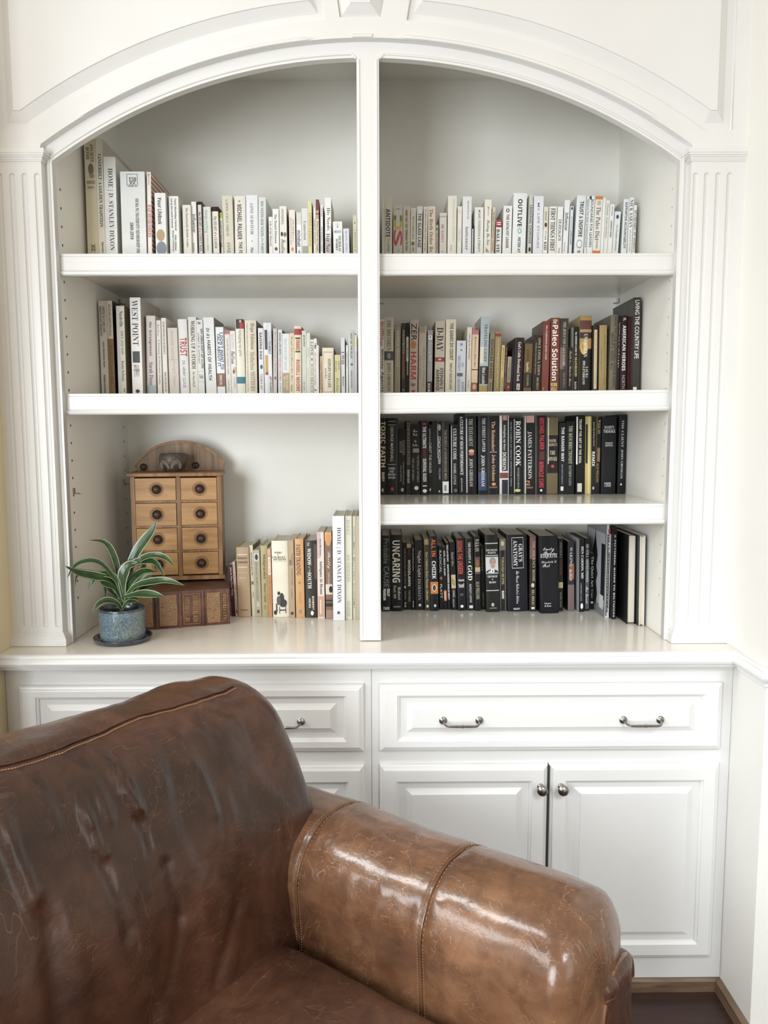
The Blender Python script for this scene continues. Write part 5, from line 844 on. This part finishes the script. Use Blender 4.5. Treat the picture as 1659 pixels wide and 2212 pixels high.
# ------------------------------------------------------------------ big old book lying flat
pl = P(322, 1361, z=CT); pr = P(497, 1348, z=CT); ang = math.atan2(pr.y-pl.y, pr.x-pl.x); dirv = Vector((cos(ang), sin(ang), 0))
LB = .305; TB = .106; origin = Vector((pr.x, pr.y, 0))-dirv*LB
ob = tag(empty('antique_book', (origin.x, origin.y, CT+.0006), ang), 'huge antique brown leather book lying flat with gilt spine, under the wooden chest', 'book')
def leather_mat(key, c_dark, c_mid, c_light, vs1=16., vs2=5., rough=(.24, .42), coat=.25, blotch=3., vein=.55):
    m = bpy.data.materials.new(key); m.use_nodes = True; nt = m.node_tree; b = nt.nodes['Principled BSDF']; L = nt.links.new; N = nt.nodes.new
    tc = N('ShaderNodeTexCoord')
    def nz(scale, det=5, dist=0, off=None):
        n = N('ShaderNodeTexNoise'); n.inputs['Scale'].default_value = scale; n.inputs['Detail'].default_value = det; n.inputs['Distortion'].default_value = dist
        L(tc.outputs['Object'], n.inputs['Vector']); return n
    def ramp(src, p0, c0, p1, c1):
        r = N('ShaderNodeValToRGB'); r.color_ramp.elements[0].position = p0; r.color_ramp.elements[1].position = p1; r.color_ramp.elements[0].color = c0+(1,); r.color_ramp.elements[1].color = c1+(1,); L(src, r.inputs['Fac']); return r
    W, K = (1., 1., 1.), (0., 0., 0.)
    a = nz(blotch, 6, .5); base = ramp(a.outputs['Fac'], .33, c_dark, .68, c_mid)
    f = nz(22, 8, .8); fm = N('ShaderNodeMixRGB'); fm.blend_type = 'MULTIPLY'; fm.inputs[0].default_value = .8; fr = ramp(f.outputs['Fac'], .34, (.58, .55, .53), .66, W); L(base.outputs[0], fm.inputs[1]); L(fr.outputs[0], fm.inputs[2])
    def veins(scale, warp, w0, w1, maskscale, m0, m1, stretch=(1, 1, 1)):
        wn = nz(3.2, 4); sub = N('ShaderNodeVectorMath'); sub.operation = 'SCALE'; sub.inputs['Scale'].default_value = warp; L(wn.outputs['Color'], sub.inputs[0])
        add = N('ShaderNodeVectorMath'); add.operation = 'ADD'; L(tc.outputs['Object'], add.inputs[0]); L(sub.outputs[0], add.inputs[1])
        mp = N('ShaderNodeMapping'); mp.inputs['Scale'].default_value = stretch; L(add.outputs[0], mp.inputs['Vector'])
        v = N('ShaderNodeTexVoronoi'); v.feature = 'DISTANCE_TO_EDGE'; v.inputs['Scale'].default_value = scale; L(mp.outputs[0], v.inputs['Vector'])
        r = ramp(v.outputs['Distance'], w0, W, w1, K); mk = nz(maskscale, 2); mr = ramp(mk.outputs['Fac'], m0, K, m1, W)
        mu = N('ShaderNodeMixRGB'); mu.blend_type = 'MULTIPLY'; mu.inputs[0].default_value = 1; L(r.outputs[0], mu.inputs[1]); L(mr.outputs[0], mu.inputs[2]); return mu
    def hairs(scale, dist, wd, maskscale, m0, m1, stretch=(1, 1, 1)):
        mp = N('ShaderNodeMapping'); mp.inputs['Scale'].default_value = stretch; L(tc.outputs['Object'], mp.inputs['Vector'])
        n = N('ShaderNodeTexNoise'); n.inputs['Scale'].default_value = scale; n.inputs['Detail'].default_value = 2.5; n.inputs['Distortion'].default_value = dist; L(mp.outputs[0], n.inputs['Vector'])
        s = N('ShaderNodeMath'); s.operation = 'SUBTRACT'; s.inputs[1].default_value = .5; L(n.outputs['Fac'], s.inputs[0]); ab = N('ShaderNodeMath'); ab.operation = 'ABSOLUTE'; L(s.outputs[0], ab.inputs[0])
        r = ramp(ab.outputs[0], 0, W, wd, K); mk = nz(maskscale, 3); mr = ramp(mk.outputs['Fac'], m0, K, m1, W)
        mu = N('ShaderNodeMixRGB'); mu.blend_type = 'MULTIPLY'; mu.inputs[0].default_value = 1; L(r.outputs[0], mu.inputs[1]); L(mr.outputs[0], mu.inputs[2]); return mu
    v1a = hairs(vs1*.8, .6, .010, 10, .46, .66, (2.2, .8, 1)); v1b = hairs(vs2*1.5, .5, .007, 7, .44, .62, (.6, 1.8, 2.2)); v1 = N('ShaderNodeMixRGB'); v1.blend_type = 'LIGHTEN'; v1.inputs[0].default_value = 1
    L(v1a.outputs[0], v1.inputs[1]); L(v1b.outputs[0], v1.inputs[2]); v2 = hairs(vs2*.6, .4, .0035, 5, .50, .60, (2.4, 1, .7))
    x1 = N('ShaderNodeMixRGB'); x1.inputs[2].default_value = c_light+(1,); s1 = N('ShaderNodeMath'); s1.operation = 'MULTIPLY'; s1.inputs[1].default_value = vein; L(v1.outputs[0], s1.inputs[0]); L(s1.outputs[0], x1.inputs[0]); L(fm.outputs[0], x1.inputs[1])
    x2 = N('ShaderNodeMixRGB'); x2.inputs[2].default_value = tuple(min(1, c*1.25) for c in c_light)+(1,); s2 = N('ShaderNodeMath'); s2.operation = 'MULTIPLY'; s2.inputs[1].default_value = vein*1.2; L(v2.outputs[0], s2.inputs[0]); L(s2.outputs[0], x2.inputs[0]); L(x1.outputs[0], x2.inputs[1])
    L(x2.outputs[0], b.inputs['Base Color'])
    rr = N('ShaderNodeMapRange'); rr.inputs['To Min'].default_value = rough[0]; rr.inputs['To Max'].default_value = rough[1]; L(a.outputs['Fac'], rr.inputs['Value']); L(rr.outputs[0], b.inputs['Roughness'])
    b.inputs['Coat Weight'].default_value = coat; b.inputs['Coat Roughness'].default_value = .10
    g = nz(170, 4); b1 = N('ShaderNodeBump'); b1.inputs['Strength'].default_value = .10; b1.inputs['Distance'].default_value = .002; L(g.outputs['Fac'], b1.inputs['Height'])
    b2 = N('ShaderNodeBump'); b2.inputs['Strength'].default_value = .22; b2.inputs['Distance'].default_value = .003; b2.invert = True; L(v1.outputs[0], b2.inputs['Height']); L(b1.outputs[0], b2.inputs['Normal'])
    g3 = nz(16, 3, .4); b3 = N('ShaderNodeBump'); b3.inputs['Strength'].default_value = .45; b3.inputs['Distance'].default_value = .006; L(g3.outputs['Fac'], b3.inputs['Height']); L(b2.outputs[0], b3.inputs['Normal'])
    L(b3.outputs[0], b.inputs['Normal']); return m
OLDL = leather_mat('antique_red_brown_leather', (.075, .028, .018), (.17, .068, .040), (.32, .17, .10), 60, 25, (.4, .55), .1, 20)
GILT = mat('worn_gilt', (.42, .25, .11), .4, .35, .3, 80)
def gilt_pattern():
    m = bpy.data.materials.new('gilt_scroll_panel'); m.use_nodes = True; nt = m.node_tree; b = nt.nodes['Principled BSDF']; b.inputs['Roughness'].default_value = .5; L = nt.links.new
    tc = nt.nodes.new('ShaderNodeTexCoord'); v = nt.nodes.new('ShaderNodeTexVoronoi'); v.inputs['Scale'].default_value = 120; v.feature = 'DISTANCE_TO_EDGE'; L(tc.outputs['Object'], v.inputs['Vector'])
    n = nt.nodes.new('ShaderNodeTexWave'); n.wave_type = 'RINGS'; n.inputs['Scale'].default_value = 120; n.inputs['Distortion'].default_value = 16; n.inputs['Detail'].default_value = 3; L(tc.outputs['Object'], n.inputs['Vector'])
    mm = nt.nodes.new('ShaderNodeMath'); mm.operation = 'MULTIPLY'; L(n.outputs['Fac'], mm.inputs[0]); mm.inputs[1].default_value = 1.0
    r = nt.nodes.new('ShaderNodeValToRGB'); r.color_ramp.elements[0].position = .42; r.color_ramp.elements[1].position = .6
    r.color_ramp.elements[0].color = (.12, .045, .025, 1); r.color_ramp.elements[1].color = (.40, .25, .12, 1); L(mm.outputs[0], r.inputs['Fac']); L(r.outputs[0], b.inputs['Base Color']); return m
GPAT = gilt_pattern()
def bookcover(p, n): return p
MB().loft([[(x, y, z) for y, z in [(.003, .0), (.0005, .01), (-.002, TB*.3), (-.003, TB*.5), (-.002, TB*.7), (.0005, TB-.01), (.003, TB), (.235, TB), (.235, TB-.006), (.008, TB-.006), (.008, .006), (.235, .006), (.235, 0)]] for x in (0, LB)], True).build('cover', OLDL, ob, world=False)
MB().box(.006, LB-.006, .010, .226, .006, TB-.006).build('pages', PAGES, ob, world=False)
mb = MB(); gp = MB()
bands = [.038, .098, .165, .229]
for x in bands: mb.tube([(x, .0-.0035*sin(pi*i/10), TB*(.02+.96*i/10)) for i in range(11)], .0045, 8)
mb.build('raised_band', OLDL, ob, world=False, smooth=True)
zf = lambda i, a, b: TB*(a+(b-a)*i)
def panel_(x0, x1, z0, z1, y, mb_): mb_.add([(x0, y, z0), (x1, y, z0), (x1, y, z1), (x0, y, z1)], [(0, 1, 2, 3)])
def frame_(mb_, x0, x1, z0, z1, w_, y):
    panel_(x0, x1, z0, z0+w_, y, mb_); panel_(x0, x1, z1-w_, z1, y, mb_); panel_(x0, x0+w_, z0, z1, y, mb_); panel_(x1-w_, x1, z0, z1, y, mb_)
m1 = MB(); m2 = MB()
for a, b in ((.048, .088), (.108, .155), (.240, .277)):
    m1 = MB(); panel_(a, b, .010, TB-.010, -.0036, m1); m1.build('gilt_panel', GPAT, ob, world=False); frame_(m2, a, b, .009, TB-.009, .0012, -.0040)
frame_(m2, .174, .220, .009, TB-.009, .0012, -.0040); frame_(m2, .006, .030, .009, TB-.009, .0010, -.0040); frame_(m2, .280, .300, .009, TB-.009, .0008, -.0040)

def vtext(mb_, st, s, x0, x1, z0, z1, y):
    vv, ff_ = TEXT[(st, s)]; mb_.add([(x1-(x1-x0)*v, y, z0+(z1-z0)*u) for u, v in vv], ff_)
vtext(m2, 's', 'THE LIFE AND DEEDS', .178, .191, .016, TB-.016, -.0042); vtext(m2, 's', 'NEW TESTAMENT', .200, .216, .014, TB-.014, -.0042)
vtext(m2, 's', 'ILLUSTRATED', .285, .295, .014, TB-.014, -.0042); vtext(m2, 's', 'REFERENCES', .012, .024, .014, TB-.014, -.0042)
g = m2.build('gilt_lettering', GILT, ob, world=False); g['kind'] = 'stuff'
# ------------------------------------------------------------------ potted plant
pp = P(266, 1387, z=CT+.006); pc0 = Vector((-.665, .025, CT))
pcx = P(266, 1380, y=.025); pc0.x = pcx.x
plant = tag(empty('potted_plant', pc0), 'striped long-leaved plant in blue-grey glazed pot on saucer at counter left', 'plant')
def glaze():
    m = bpy.data.materials.new('speckled_blue_grey_glaze'); m.use_nodes = True; nt = m.node_tree; b = nt.nodes['Principled BSDF']; L = nt.links.new
    tc = nt.nodes.new('ShaderNodeTexCoord'); n = nt.nodes.new('ShaderNodeTexNoise'); n.inputs['Scale'].default_value = 260; n.inputs['Detail'].default_value = 5; L(tc.outputs['Object'], n.inputs['Vector'])
    n2 = nt.nodes.new('ShaderNodeTexNoise'); n2.inputs['Scale'].default_value = 14; L(tc.outputs['Object'], n2.inputs['Vector'])
    r = nt.nodes.new('ShaderNodeValToRGB'); r.color_ramp.elements[0].position = .36; r.color_ramp.elements[1].position = .56; r.color_ramp.elements[0].color = (.075, .105, .120, 1); r.color_ramp.elements[1].color = (.20, .245, .25, 1); L(n.outputs['Fac'], r.inputs['Fac'])
    r2 = nt.nodes.new('ShaderNodeValToRGB'); r2.color_ramp.elements[0].position = .4; r2.color_ramp.elements[1].position = .7; r2.color_ramp.elements[0].color = (.75, .9, 1.1, 1); r2.color_ramp.elements[1].color = (1.15, 1.1, .95, 1); L(n2.outputs['Fac'], r2.inputs['Fac'])
    mx = nt.nodes.new('ShaderNodeMixRGB'); mx.blend_type = 'MULTIPLY'; mx.inputs[0].default_value = 1; L(r.outputs[0], mx.inputs[1]); L(r2.outputs[0], mx.inputs[2]); L(mx.outputs[0], b.inputs['Base Color'])
    b.inputs['Roughness'].default_value = .22; b.inputs['Coat Weight'].default_value = .3; return m
GL = glaze(); GLD = mat('dark_blue_rim_glaze', (.05, .06, .08), .2, 0, .4, 60, coat=.4)
q0, q1 = P(216.5, 1340, y=.025), P(316, 1340, y=.025); PR = (q1.x-q0.x)/2*.955; s0, s1 = P(199.5, 1389, y=.025), P(322, 1389, y=.025); SR = (s1.x-s0.x)/2
ptop = P(266, 1312, y=.025-PR*.0).z
MB().lathe([(0, .0006), (SR*.86, .0006), (SR*.97, .005), (SR, .012), (SR*.985, .0135), (SR*.95, .012), (SR*.88, .006), (0, .005)], pc0, 48).build('saucer', GLD, plant, smooth=True)
HP = ptop-CT
MB().lathe([(0, .0065), (PR*.93, .0065), (PR*.985, .011), (PR, .02), (PR*1.0, HP*.6), (PR*.995, HP-.006), (PR*.98, HP-.001)], pc0, 48).build('pot', GL, plant, smooth=True)
MB().lathe([(PR*.995, HP-.005), (PR*1.0, HP-.001), (PR*.975, HP+.0015), (PR*.945, HP-.001), (PR*.93, HP-.022)], pc0, 48).build('pot_rim', GLD, plant, smooth=True)
so = MB(); so.lathe([(PR*.95, HP-.022), (PR*.6, HP-.018), (PR*.25, HP-.015), (0.0, HP-.014)], pc0, 24); o = so.build('soil', mat('dark_potting_soil', (.02, .014, .01), .95, 0, .5, 200, .9), plant, smooth=True)
def leaf_mats():
    g = mat('leaf_green', (.030, .072, .022), .32, 0, .35, 40, .1, coat=.15); g2 = mat('leaf_deep_green', (.014, .038, .015), .36, 0, .3, 40, .1); w_ = mat('leaf_white_margin', (.50, .54, .36), .4, 0, .1, 40); return [g, g2, w_]
LM = leaf_mats()
def catmull(pts, n):
    P_ = [pts[0]*2-pts[1]]+pts+[pts[-1]*2-pts[-2]]; out = []; m = len(pts)-1
    for i in range(n+1):
        u = i/n*m; k = min(int(u), m-1); t = u-k; a, b, c, d = P_[k:k+4]
        out.append(.5*((2*b)+(c-a)*t+(2*a-5*b+4*c-d)*t*t+(3*b-a-3*c+d)*t**3))
    return out
def leaf(zp, wpx, yo, fold=.25, blunt=1.0):
    wpx *= 1.2
    """zp: points of the leaf's midline in the photo (close-up frame), yo: depth offsets from the pot centre"""
    n = len(zp); w3 = []
    for i, (x, y) in enumerate(zp): w3.append(P(120+x/4.1475, 940+y/4.1475, y=pc0.y+yo[0]+(yo[1]-yo[0])*i/(n-1)))
    pts = catmull(w3, 18); N = len(pts); W = wpx/4.1475*2.02/FPX/2; rows = []
    cols = [-1, -.90, -.77, -.045, .045, .77, .90, 1]
    for i, p in enumerate(pts):
        u = i/(N-1); t = (pts[min(i+1, N-1)]-pts[max(i-1, 0)]).normalized(); view = (p-CAM).normalized()
        nrm = (-view*.75+Vector((0, 0, .6))); sd = t.cross(nrm).normalized(); nn = sd.cross(t).normalized()
        ww = W*(min(1, .32+1.5*u) if u < .45 else 1)*max(0, 1-max(0, (u-.5)/.5)**2.1*blunt)
        rows.append([p+sd*(ww*c)+nn*(abs(c)*ww*fold) for c in cols])
    mb_ = MB(); nc = len(cols); mb_.v = [tuple(v) for r in rows for v in r]
    for i in range(N-1):
        for j in range(nc-1):
            mb_.f.append((i*nc+j, i*nc+j+1, (i+1)*nc+j+1, (i+1)*nc+j)); mb_.m.append([1, 2, 0, 1, 0, 2, 1][j])
    o = mb_.build('leaf', LM, plant, smooth=2); return o
LV = [
 ([(600,1470),(575,1290),(520,1080),(440,960),(300,940)], 56, (.0, .05)), ([(625,1450),(640,1250),(720,1060),(810,930),(865,855),(905,760)], 88, (.0, .0)),
 ([(620,1420),(650,1230),(770,1110),(900,1075),(1000,1110),(1062,1175)], 62, (.0, -.03)), ([(605,1440),(620,1250),(700,1150),(800,1130),(900,1150),(985,1285)], 72, (-.01, -.02)),
 ([(615,1460),(720,1350),(860,1315),(1000,1305),(1158,1348)], 74, (-.02, -.05)), ([(610,1450),(740,1425),(860,1430),(975,1445)], 84, (-.03, -.06)),
 ([(590,1440),(530,1290),(410,1150),(280,1125),(170,1175),(103,1285)], 50, (.0, -.12)), ([(585,1420),(490,1300),(340,1265),(200,1235),(82,1172)], 90, (.0, -.13)),
 ([(600,1450),(540,1290),(440,1245),(345,1290),(290,1395)], 68, (-.02, -.05)), ([(590,1560),(550,1505),(470,1480),(390,1510),(328,1592)], 62, (-.02, -.06)),
 ([(590,1480),(500,1400),(455,1330),(450,1470)], 50, (.02, .03)), ([(610,1450),(670,1320),(780,1225),(915,1222)], 74, (-.01, -.01)),
 ([(600,1430),(560,1330),(500,1270),(490,1190)], 38, (.02, .03)), ([(615,1500),(680,1400),(790,1290),(880,1245)], 70, (-.015, -.02)),
 ([(600,1460),(500,1330),(330,1270),(200,1255),(175,1365)], 30, (-.01, -.10)), ([(595,1500),(540,1370),(440,1330),(380,1240)], 60, (-.015, -.02)),
 ([(605,1450),(600,1280),(660,1170),(770,1160)], 96, (-.02, -.02)), ([(590,1575),(640,1500),(700,1490),(750,1500)], 46, (-.02, -.035)), ([(600,1560),(610,1470),(560,1330),(560,1230)], 44, (-.01, .0)),
 ([(600,1520),(690,1460),(800,1370),(900,1340)], 60, (.02, .03)), ([(600,1500),(720,1300),(790,1180),(760,1100)], 50, (.03, .05)), ([(590,1575),(585,1500),(600,1430),(640,1350)], 60, (-.01, -.01))]
for zp, wpx, yo in LV: leaf(zp, wpx, yo)
mb = MB(); st0 = P(262, 1322, y=pc0.y); st1 = P(264, 1285, y=pc0.y); mb.tube([(st0.x, st0.y, CT+HP-.03), st0, st1], [.007, .007, .005], 8); mb.build('stem', LM[1], plant, smooth=True)
# ------------------------------------------------------------------ leather sofa
SA = radians(54); K = Vector((-.185, -.530, 0))
sofa = tag(empty('leather_sofa', K, SA), 'worn brown leather sofa in front of the base cabinets, seen from its seat side', 'sofa')
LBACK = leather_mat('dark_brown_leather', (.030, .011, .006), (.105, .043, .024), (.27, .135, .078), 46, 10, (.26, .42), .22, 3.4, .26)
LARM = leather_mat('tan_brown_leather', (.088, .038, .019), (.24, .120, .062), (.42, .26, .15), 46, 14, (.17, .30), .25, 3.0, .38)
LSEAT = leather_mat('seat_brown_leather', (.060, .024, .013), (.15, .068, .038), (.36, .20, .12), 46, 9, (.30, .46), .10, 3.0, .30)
THREAD = mat('tan_thread', (.32, .17, .085), .6)
def soft(p, n, amp=.004, sc=5.): return p+n*(amp*(noise.noise(p*sc)+.5*noise.noise(p*sc*2.3)))
BL = 1.72; RB = .088; ZT, ZB2 = .985, .36; TH = .225
# creases of the back cushion: (b, z) segments with height, worked out from the photo
def onback(px, py, k=.22):
    # intersect the pixel ray with the leaning front plane n = k*(z-.48) in sofa axes
    d = _r*(px-IW/2)-_u*(py-IH/2)+_f*FPX; X = Vector((cos(SA), sin(SA), 0)); Y = Vector((-sin(SA), cos(SA), 0)); o = CAM-K
    t = (k*(o.z-.48)-o.dot(Y))/(d.dot(Y)-k*d.z); q = o+d*t; return (q.dot(X), q.z)
CR_ = []
for pts, hgt, wd in (([(-5,1770),(25,1850),(55,1930)], .013, .013), ([(160,1650),(205,1700),(225,1760)], .008, .012), ([(140,1690),(175,1740),(185,1770)], .010, .009), ([(175,1760),(200,1830),(205,1838)], .012, .009),
                     ([(228,1640),(265,1700),(288,1745)], .015, .011), ([(285,1760),(300,1800),(310,1830)], -.010, .007), ([(385,1595),(430,1660),(452,1740)], .007, .013), ([(60,1680),(95,1740),(110,1780)], .006, .012),
                     ([(340,1860),(370,1970)], -.009, .009), ([(370,1980),(350,2120)], -.006, .014), ([(195,1845),(230,1930),(250,2000)], -.010, .010), ([(480,1700),(490,1830)], .004, .012), ([(520,1760),(532,1835),(572,1885)], .003, .004),
                     ([(262,1915),(285,2010)], .003, .004), ([(500,1950),(470,2070),(460,2110)], -.008, .016), ([(90,2000),(110,2200)], -.008, .022), ([(330,2140),(320,2212)], -.006, .018), ([(420,1900),(470,1960)], .006, .02), ([(220,1560),(330,1640),(350,1690)], .005, .014), ([(480,1530),(530,1560)], .006, .012)):
    bz = [onback(*p) for p in pts]
    CR_.append(([(a, b) for a, b in zip(bz, bz[1:])], hgt, wd*.8))
def crease(b, z):
    s = 0
    for segs, hgt, wd in CR_:
        m = 0
        for a, c in segs:
            dx, dz = c[0]-a[0], c[1]-a[1]; L2 = dx*dx+dz*dz; t = max(0, min(1, ((b-a[0])*dx+(z-a[1])*dz)/L2)); e = (b-a[0]-t*dx)**2+((z-a[1]-t*dz)*.6)**2
            if e < 9*wd*wd: m = max(m, math.exp(-e/(wd*wd)))
        s += hgt*m
    return s
def backfn(p, n):
    b, y, z = p; q = Vector(p)
    if b > .089: b = .089+(b-.089)*.6; q.x = b
    fr = max(0, -n.y)
    q += n*(.012*noise.noise(Vector((b*3.1, z*2.0, 1.)))+.005*noise.noise(Vector((b*9, z*4, y*6)))+.0016*noise.noise(Vector((b*34, z*9, y*20))))
    q.y += fr*.013*abs(noise.noise(Vector((b*6.5+z*2.2, z*1.7, 4.))))-fr*.004+fr*.007*abs(noise.noise(Vector((b*15+z*3, z*3.2, 8.))))
    if fr > .05: q.y += -fr*.8*crease(b, z+0)-fr*.028*math.exp(-((z-.70)/.17)**2)
    e = max(0, (z-.66)/.32); q.x -= .062*e**1.6*max(0, min(1, (b+.25)/.4))
    q.z += .012*noise.noise(Vector((b*2.2, .3, .7)))*max(0, n.z)+.02*max(0, -b-.25)*max(0, min(1, (z-.6)/.35))
    q.z -= .010*max(0, min(1, (b+.05)/.2))*max(0, (z-.7)/.28)
    q.y += .22*(q.z-.48)
    return q
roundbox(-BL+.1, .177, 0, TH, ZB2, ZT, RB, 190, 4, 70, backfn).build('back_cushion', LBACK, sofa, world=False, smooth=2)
def backpt(b, ang, off=.0):
    n = Vector((0, -cos(ang), sin(ang))); p = Vector((b, RB, ZT-RB))+n*RB; q = backfn(p, n); return q+n*off
seam = [backpt(-1.5+1.56*i/120, radians(56+15*i/120+5*sin(i*.21)), .0012) for i in range(121)]
MB().tube(seam, .0017, 6).build('piping', LBACK, sofa, world=False, smooth=True)
mb = MB()
for i in range(0, 330):
    b = -1.5+1.56*i/330; a = radians(50.5+15*i/330+5*sin(120*.21*i/330)); mb.tube([backpt(b, a, .0006), backpt(b+.0032, a, .0006)], .0013, 4)
o = mb.build('stitching', THREAD, sofa, world=False); o['kind'] = 'stuff'
# arms
AW = .275; ZA0, ZA1 = .055, .70; RA = .118
SEAMS = (.015, .315)
def armfn(sgn):
    def fn(p, n):
        b, y, z = p; s = -y; q = Vector(p)
        if s > .562: s = .562+(s-.562)*.48; q.y = -s
        q.x += (b-AW/2)*(.05*math.exp(-((z-.60)/.13)**2)-.05)
        side = max(0, n.z)+.6*abs(n.x)
        wr = 0
        if .0 < s < .33: wr = .0045*max(0, noise.noise(Vector((s*26, b*5, z*5))))*math.exp(-((z-.63)/.07)**2)
        for ss in SEAMS: wr -= .0045*math.exp(-((s-ss)/.006)**2)
        for ss in SEAMS: wr += .003*math.exp(-((s-ss-.02)/.012)**2)*(noise.noise(Vector((s*60, b*40, z*40))))
        wr -= .006*math.exp(-((s-.57)/.012)**2)*max(0, noise.noise(Vector((0, b*30, z*34)))*2)
        q += n*(wr+.006*noise.noise(Vector((s*5, b*6, z*4)))+.002*noise.noise(Vector((s*16, b*16, z*14))))
        q.z -= .004*max(0, (s-.0)/.6)*(1 if z > .4 else 0)*min(1, max(0, (z-.4)/.2))
        return q
    return fn
def arm(x0, name='arm'):
    mb = roundbox(0, AW, -.680, .30, ZA0, ZA1, RA, 8, 110, 46, armfn(1)); 
    if x0: mb.v = [(v[0]+x0, v[1], v[2]) for v in mb.v]
    a = mb.build(name, LARM, sofa, world=False, smooth=2)
    return a
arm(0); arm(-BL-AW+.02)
def armprofile(s, off, nseg=40):
    out = []; f = armfn(1)
    for i in range(nseg+1):
        t = i/nseg
        if t < .4: p = Vector((0, -s, ZA0+.35+(ZA1-RA-ZA0-.35)*t/.4)); n = Vector((-1, 0, 0))
        else:
            w_ = (t-.4)/.6
            if w_ < .45: a = pi/2*w_/.45; n = Vector((-cos(a), 0, sin(a))); p = Vector((RA, -s, ZA1-RA))+n*RA
            elif w_ < .55: n = Vector((0, 0, 1)); p = Vector((RA+(AW-2*RA)*(w_-.45)/.1, -s, ZA1))
            else: a = pi/2*(w_-.55)/.45; n = Vector((sin(a), 0, cos(a))); p = Vector((AW-RA, -s, ZA1-RA))+n*RA
        q = f(p, n)+n*off; out.append(q)
    return out
for ss in SEAMS:
    mb = MB()
    for ds in (-.006, .008):
        pr_ = armprofile(ss+ds, .0006, 150)
        for i in range(0, 150, 2): mb.tube([pr_[i], pr_[i]*.35+pr_[i+1]*.65], .0009, 4)
    o = mb.build('stitching', THREAD, sofa, world=False); o['kind'] = 'stuff'
    MB().tube(armprofile(ss+.001, .0022, 60), .0016, 6).build('piping', LARM, sofa, world=False, smooth=True)
# narrow facing on the front of the arm
def facefn(p, n): return soft(p, n, .004, 9)
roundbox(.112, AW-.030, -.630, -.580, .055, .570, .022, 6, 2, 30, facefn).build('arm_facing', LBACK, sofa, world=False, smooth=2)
pip = [Vector((.108, -.616, .06+.435*i/20)) for i in range(21)]+[Vector((.108+.08*(1-cos(pi*i/24)), -.618, .495+.078*sin(pi*i/24))) for i in range(1, 25)]
MB().tube(pip, .004, 8).build('piping', LARM, sofa, world=False, smooth=True)
# seat cushions and base
def seatfn(p, n):
    q = Vector(p); cx_, cy_ = (p.x-SX)/.43, (p.y+.30)/.33
    if n.z > 0: q.z += .022*max(0, 1-cx_*cx_)*max(0, 1-cy_*cy_)
    return q+n*(.008*noise.noise(Vector((p.x*4, p.y*4, p.z*4)))+.003*noise.noise(Vector((p.x*13, p.y*13, 2))))
for k in range(2):
    a = -.003-.855*k; SX = a-.4265
    roundbox(a-.853, a, -.66, .06, .30, .478, .045, 40, 34, 4, seatfn).build('seat_cushion', LSEAT, sofa, world=False, smooth=2)
roundbox(-BL+.02, .002, -.60, .27, .09, .30, .02, 6, 4, 2).build('sofa_base', LBACK, sofa, world=False, smooth=2)
for x, y in ((.2, -.54), (.2, .22), (-BL-.15, -.54), (-BL-.15, .22)):
    MB().lathe([(.0, 0), (.022, 0), (.032, .09), (0, .09)], (x, y, 0), 12).build('foot', KNOBW, sofa, world=False)
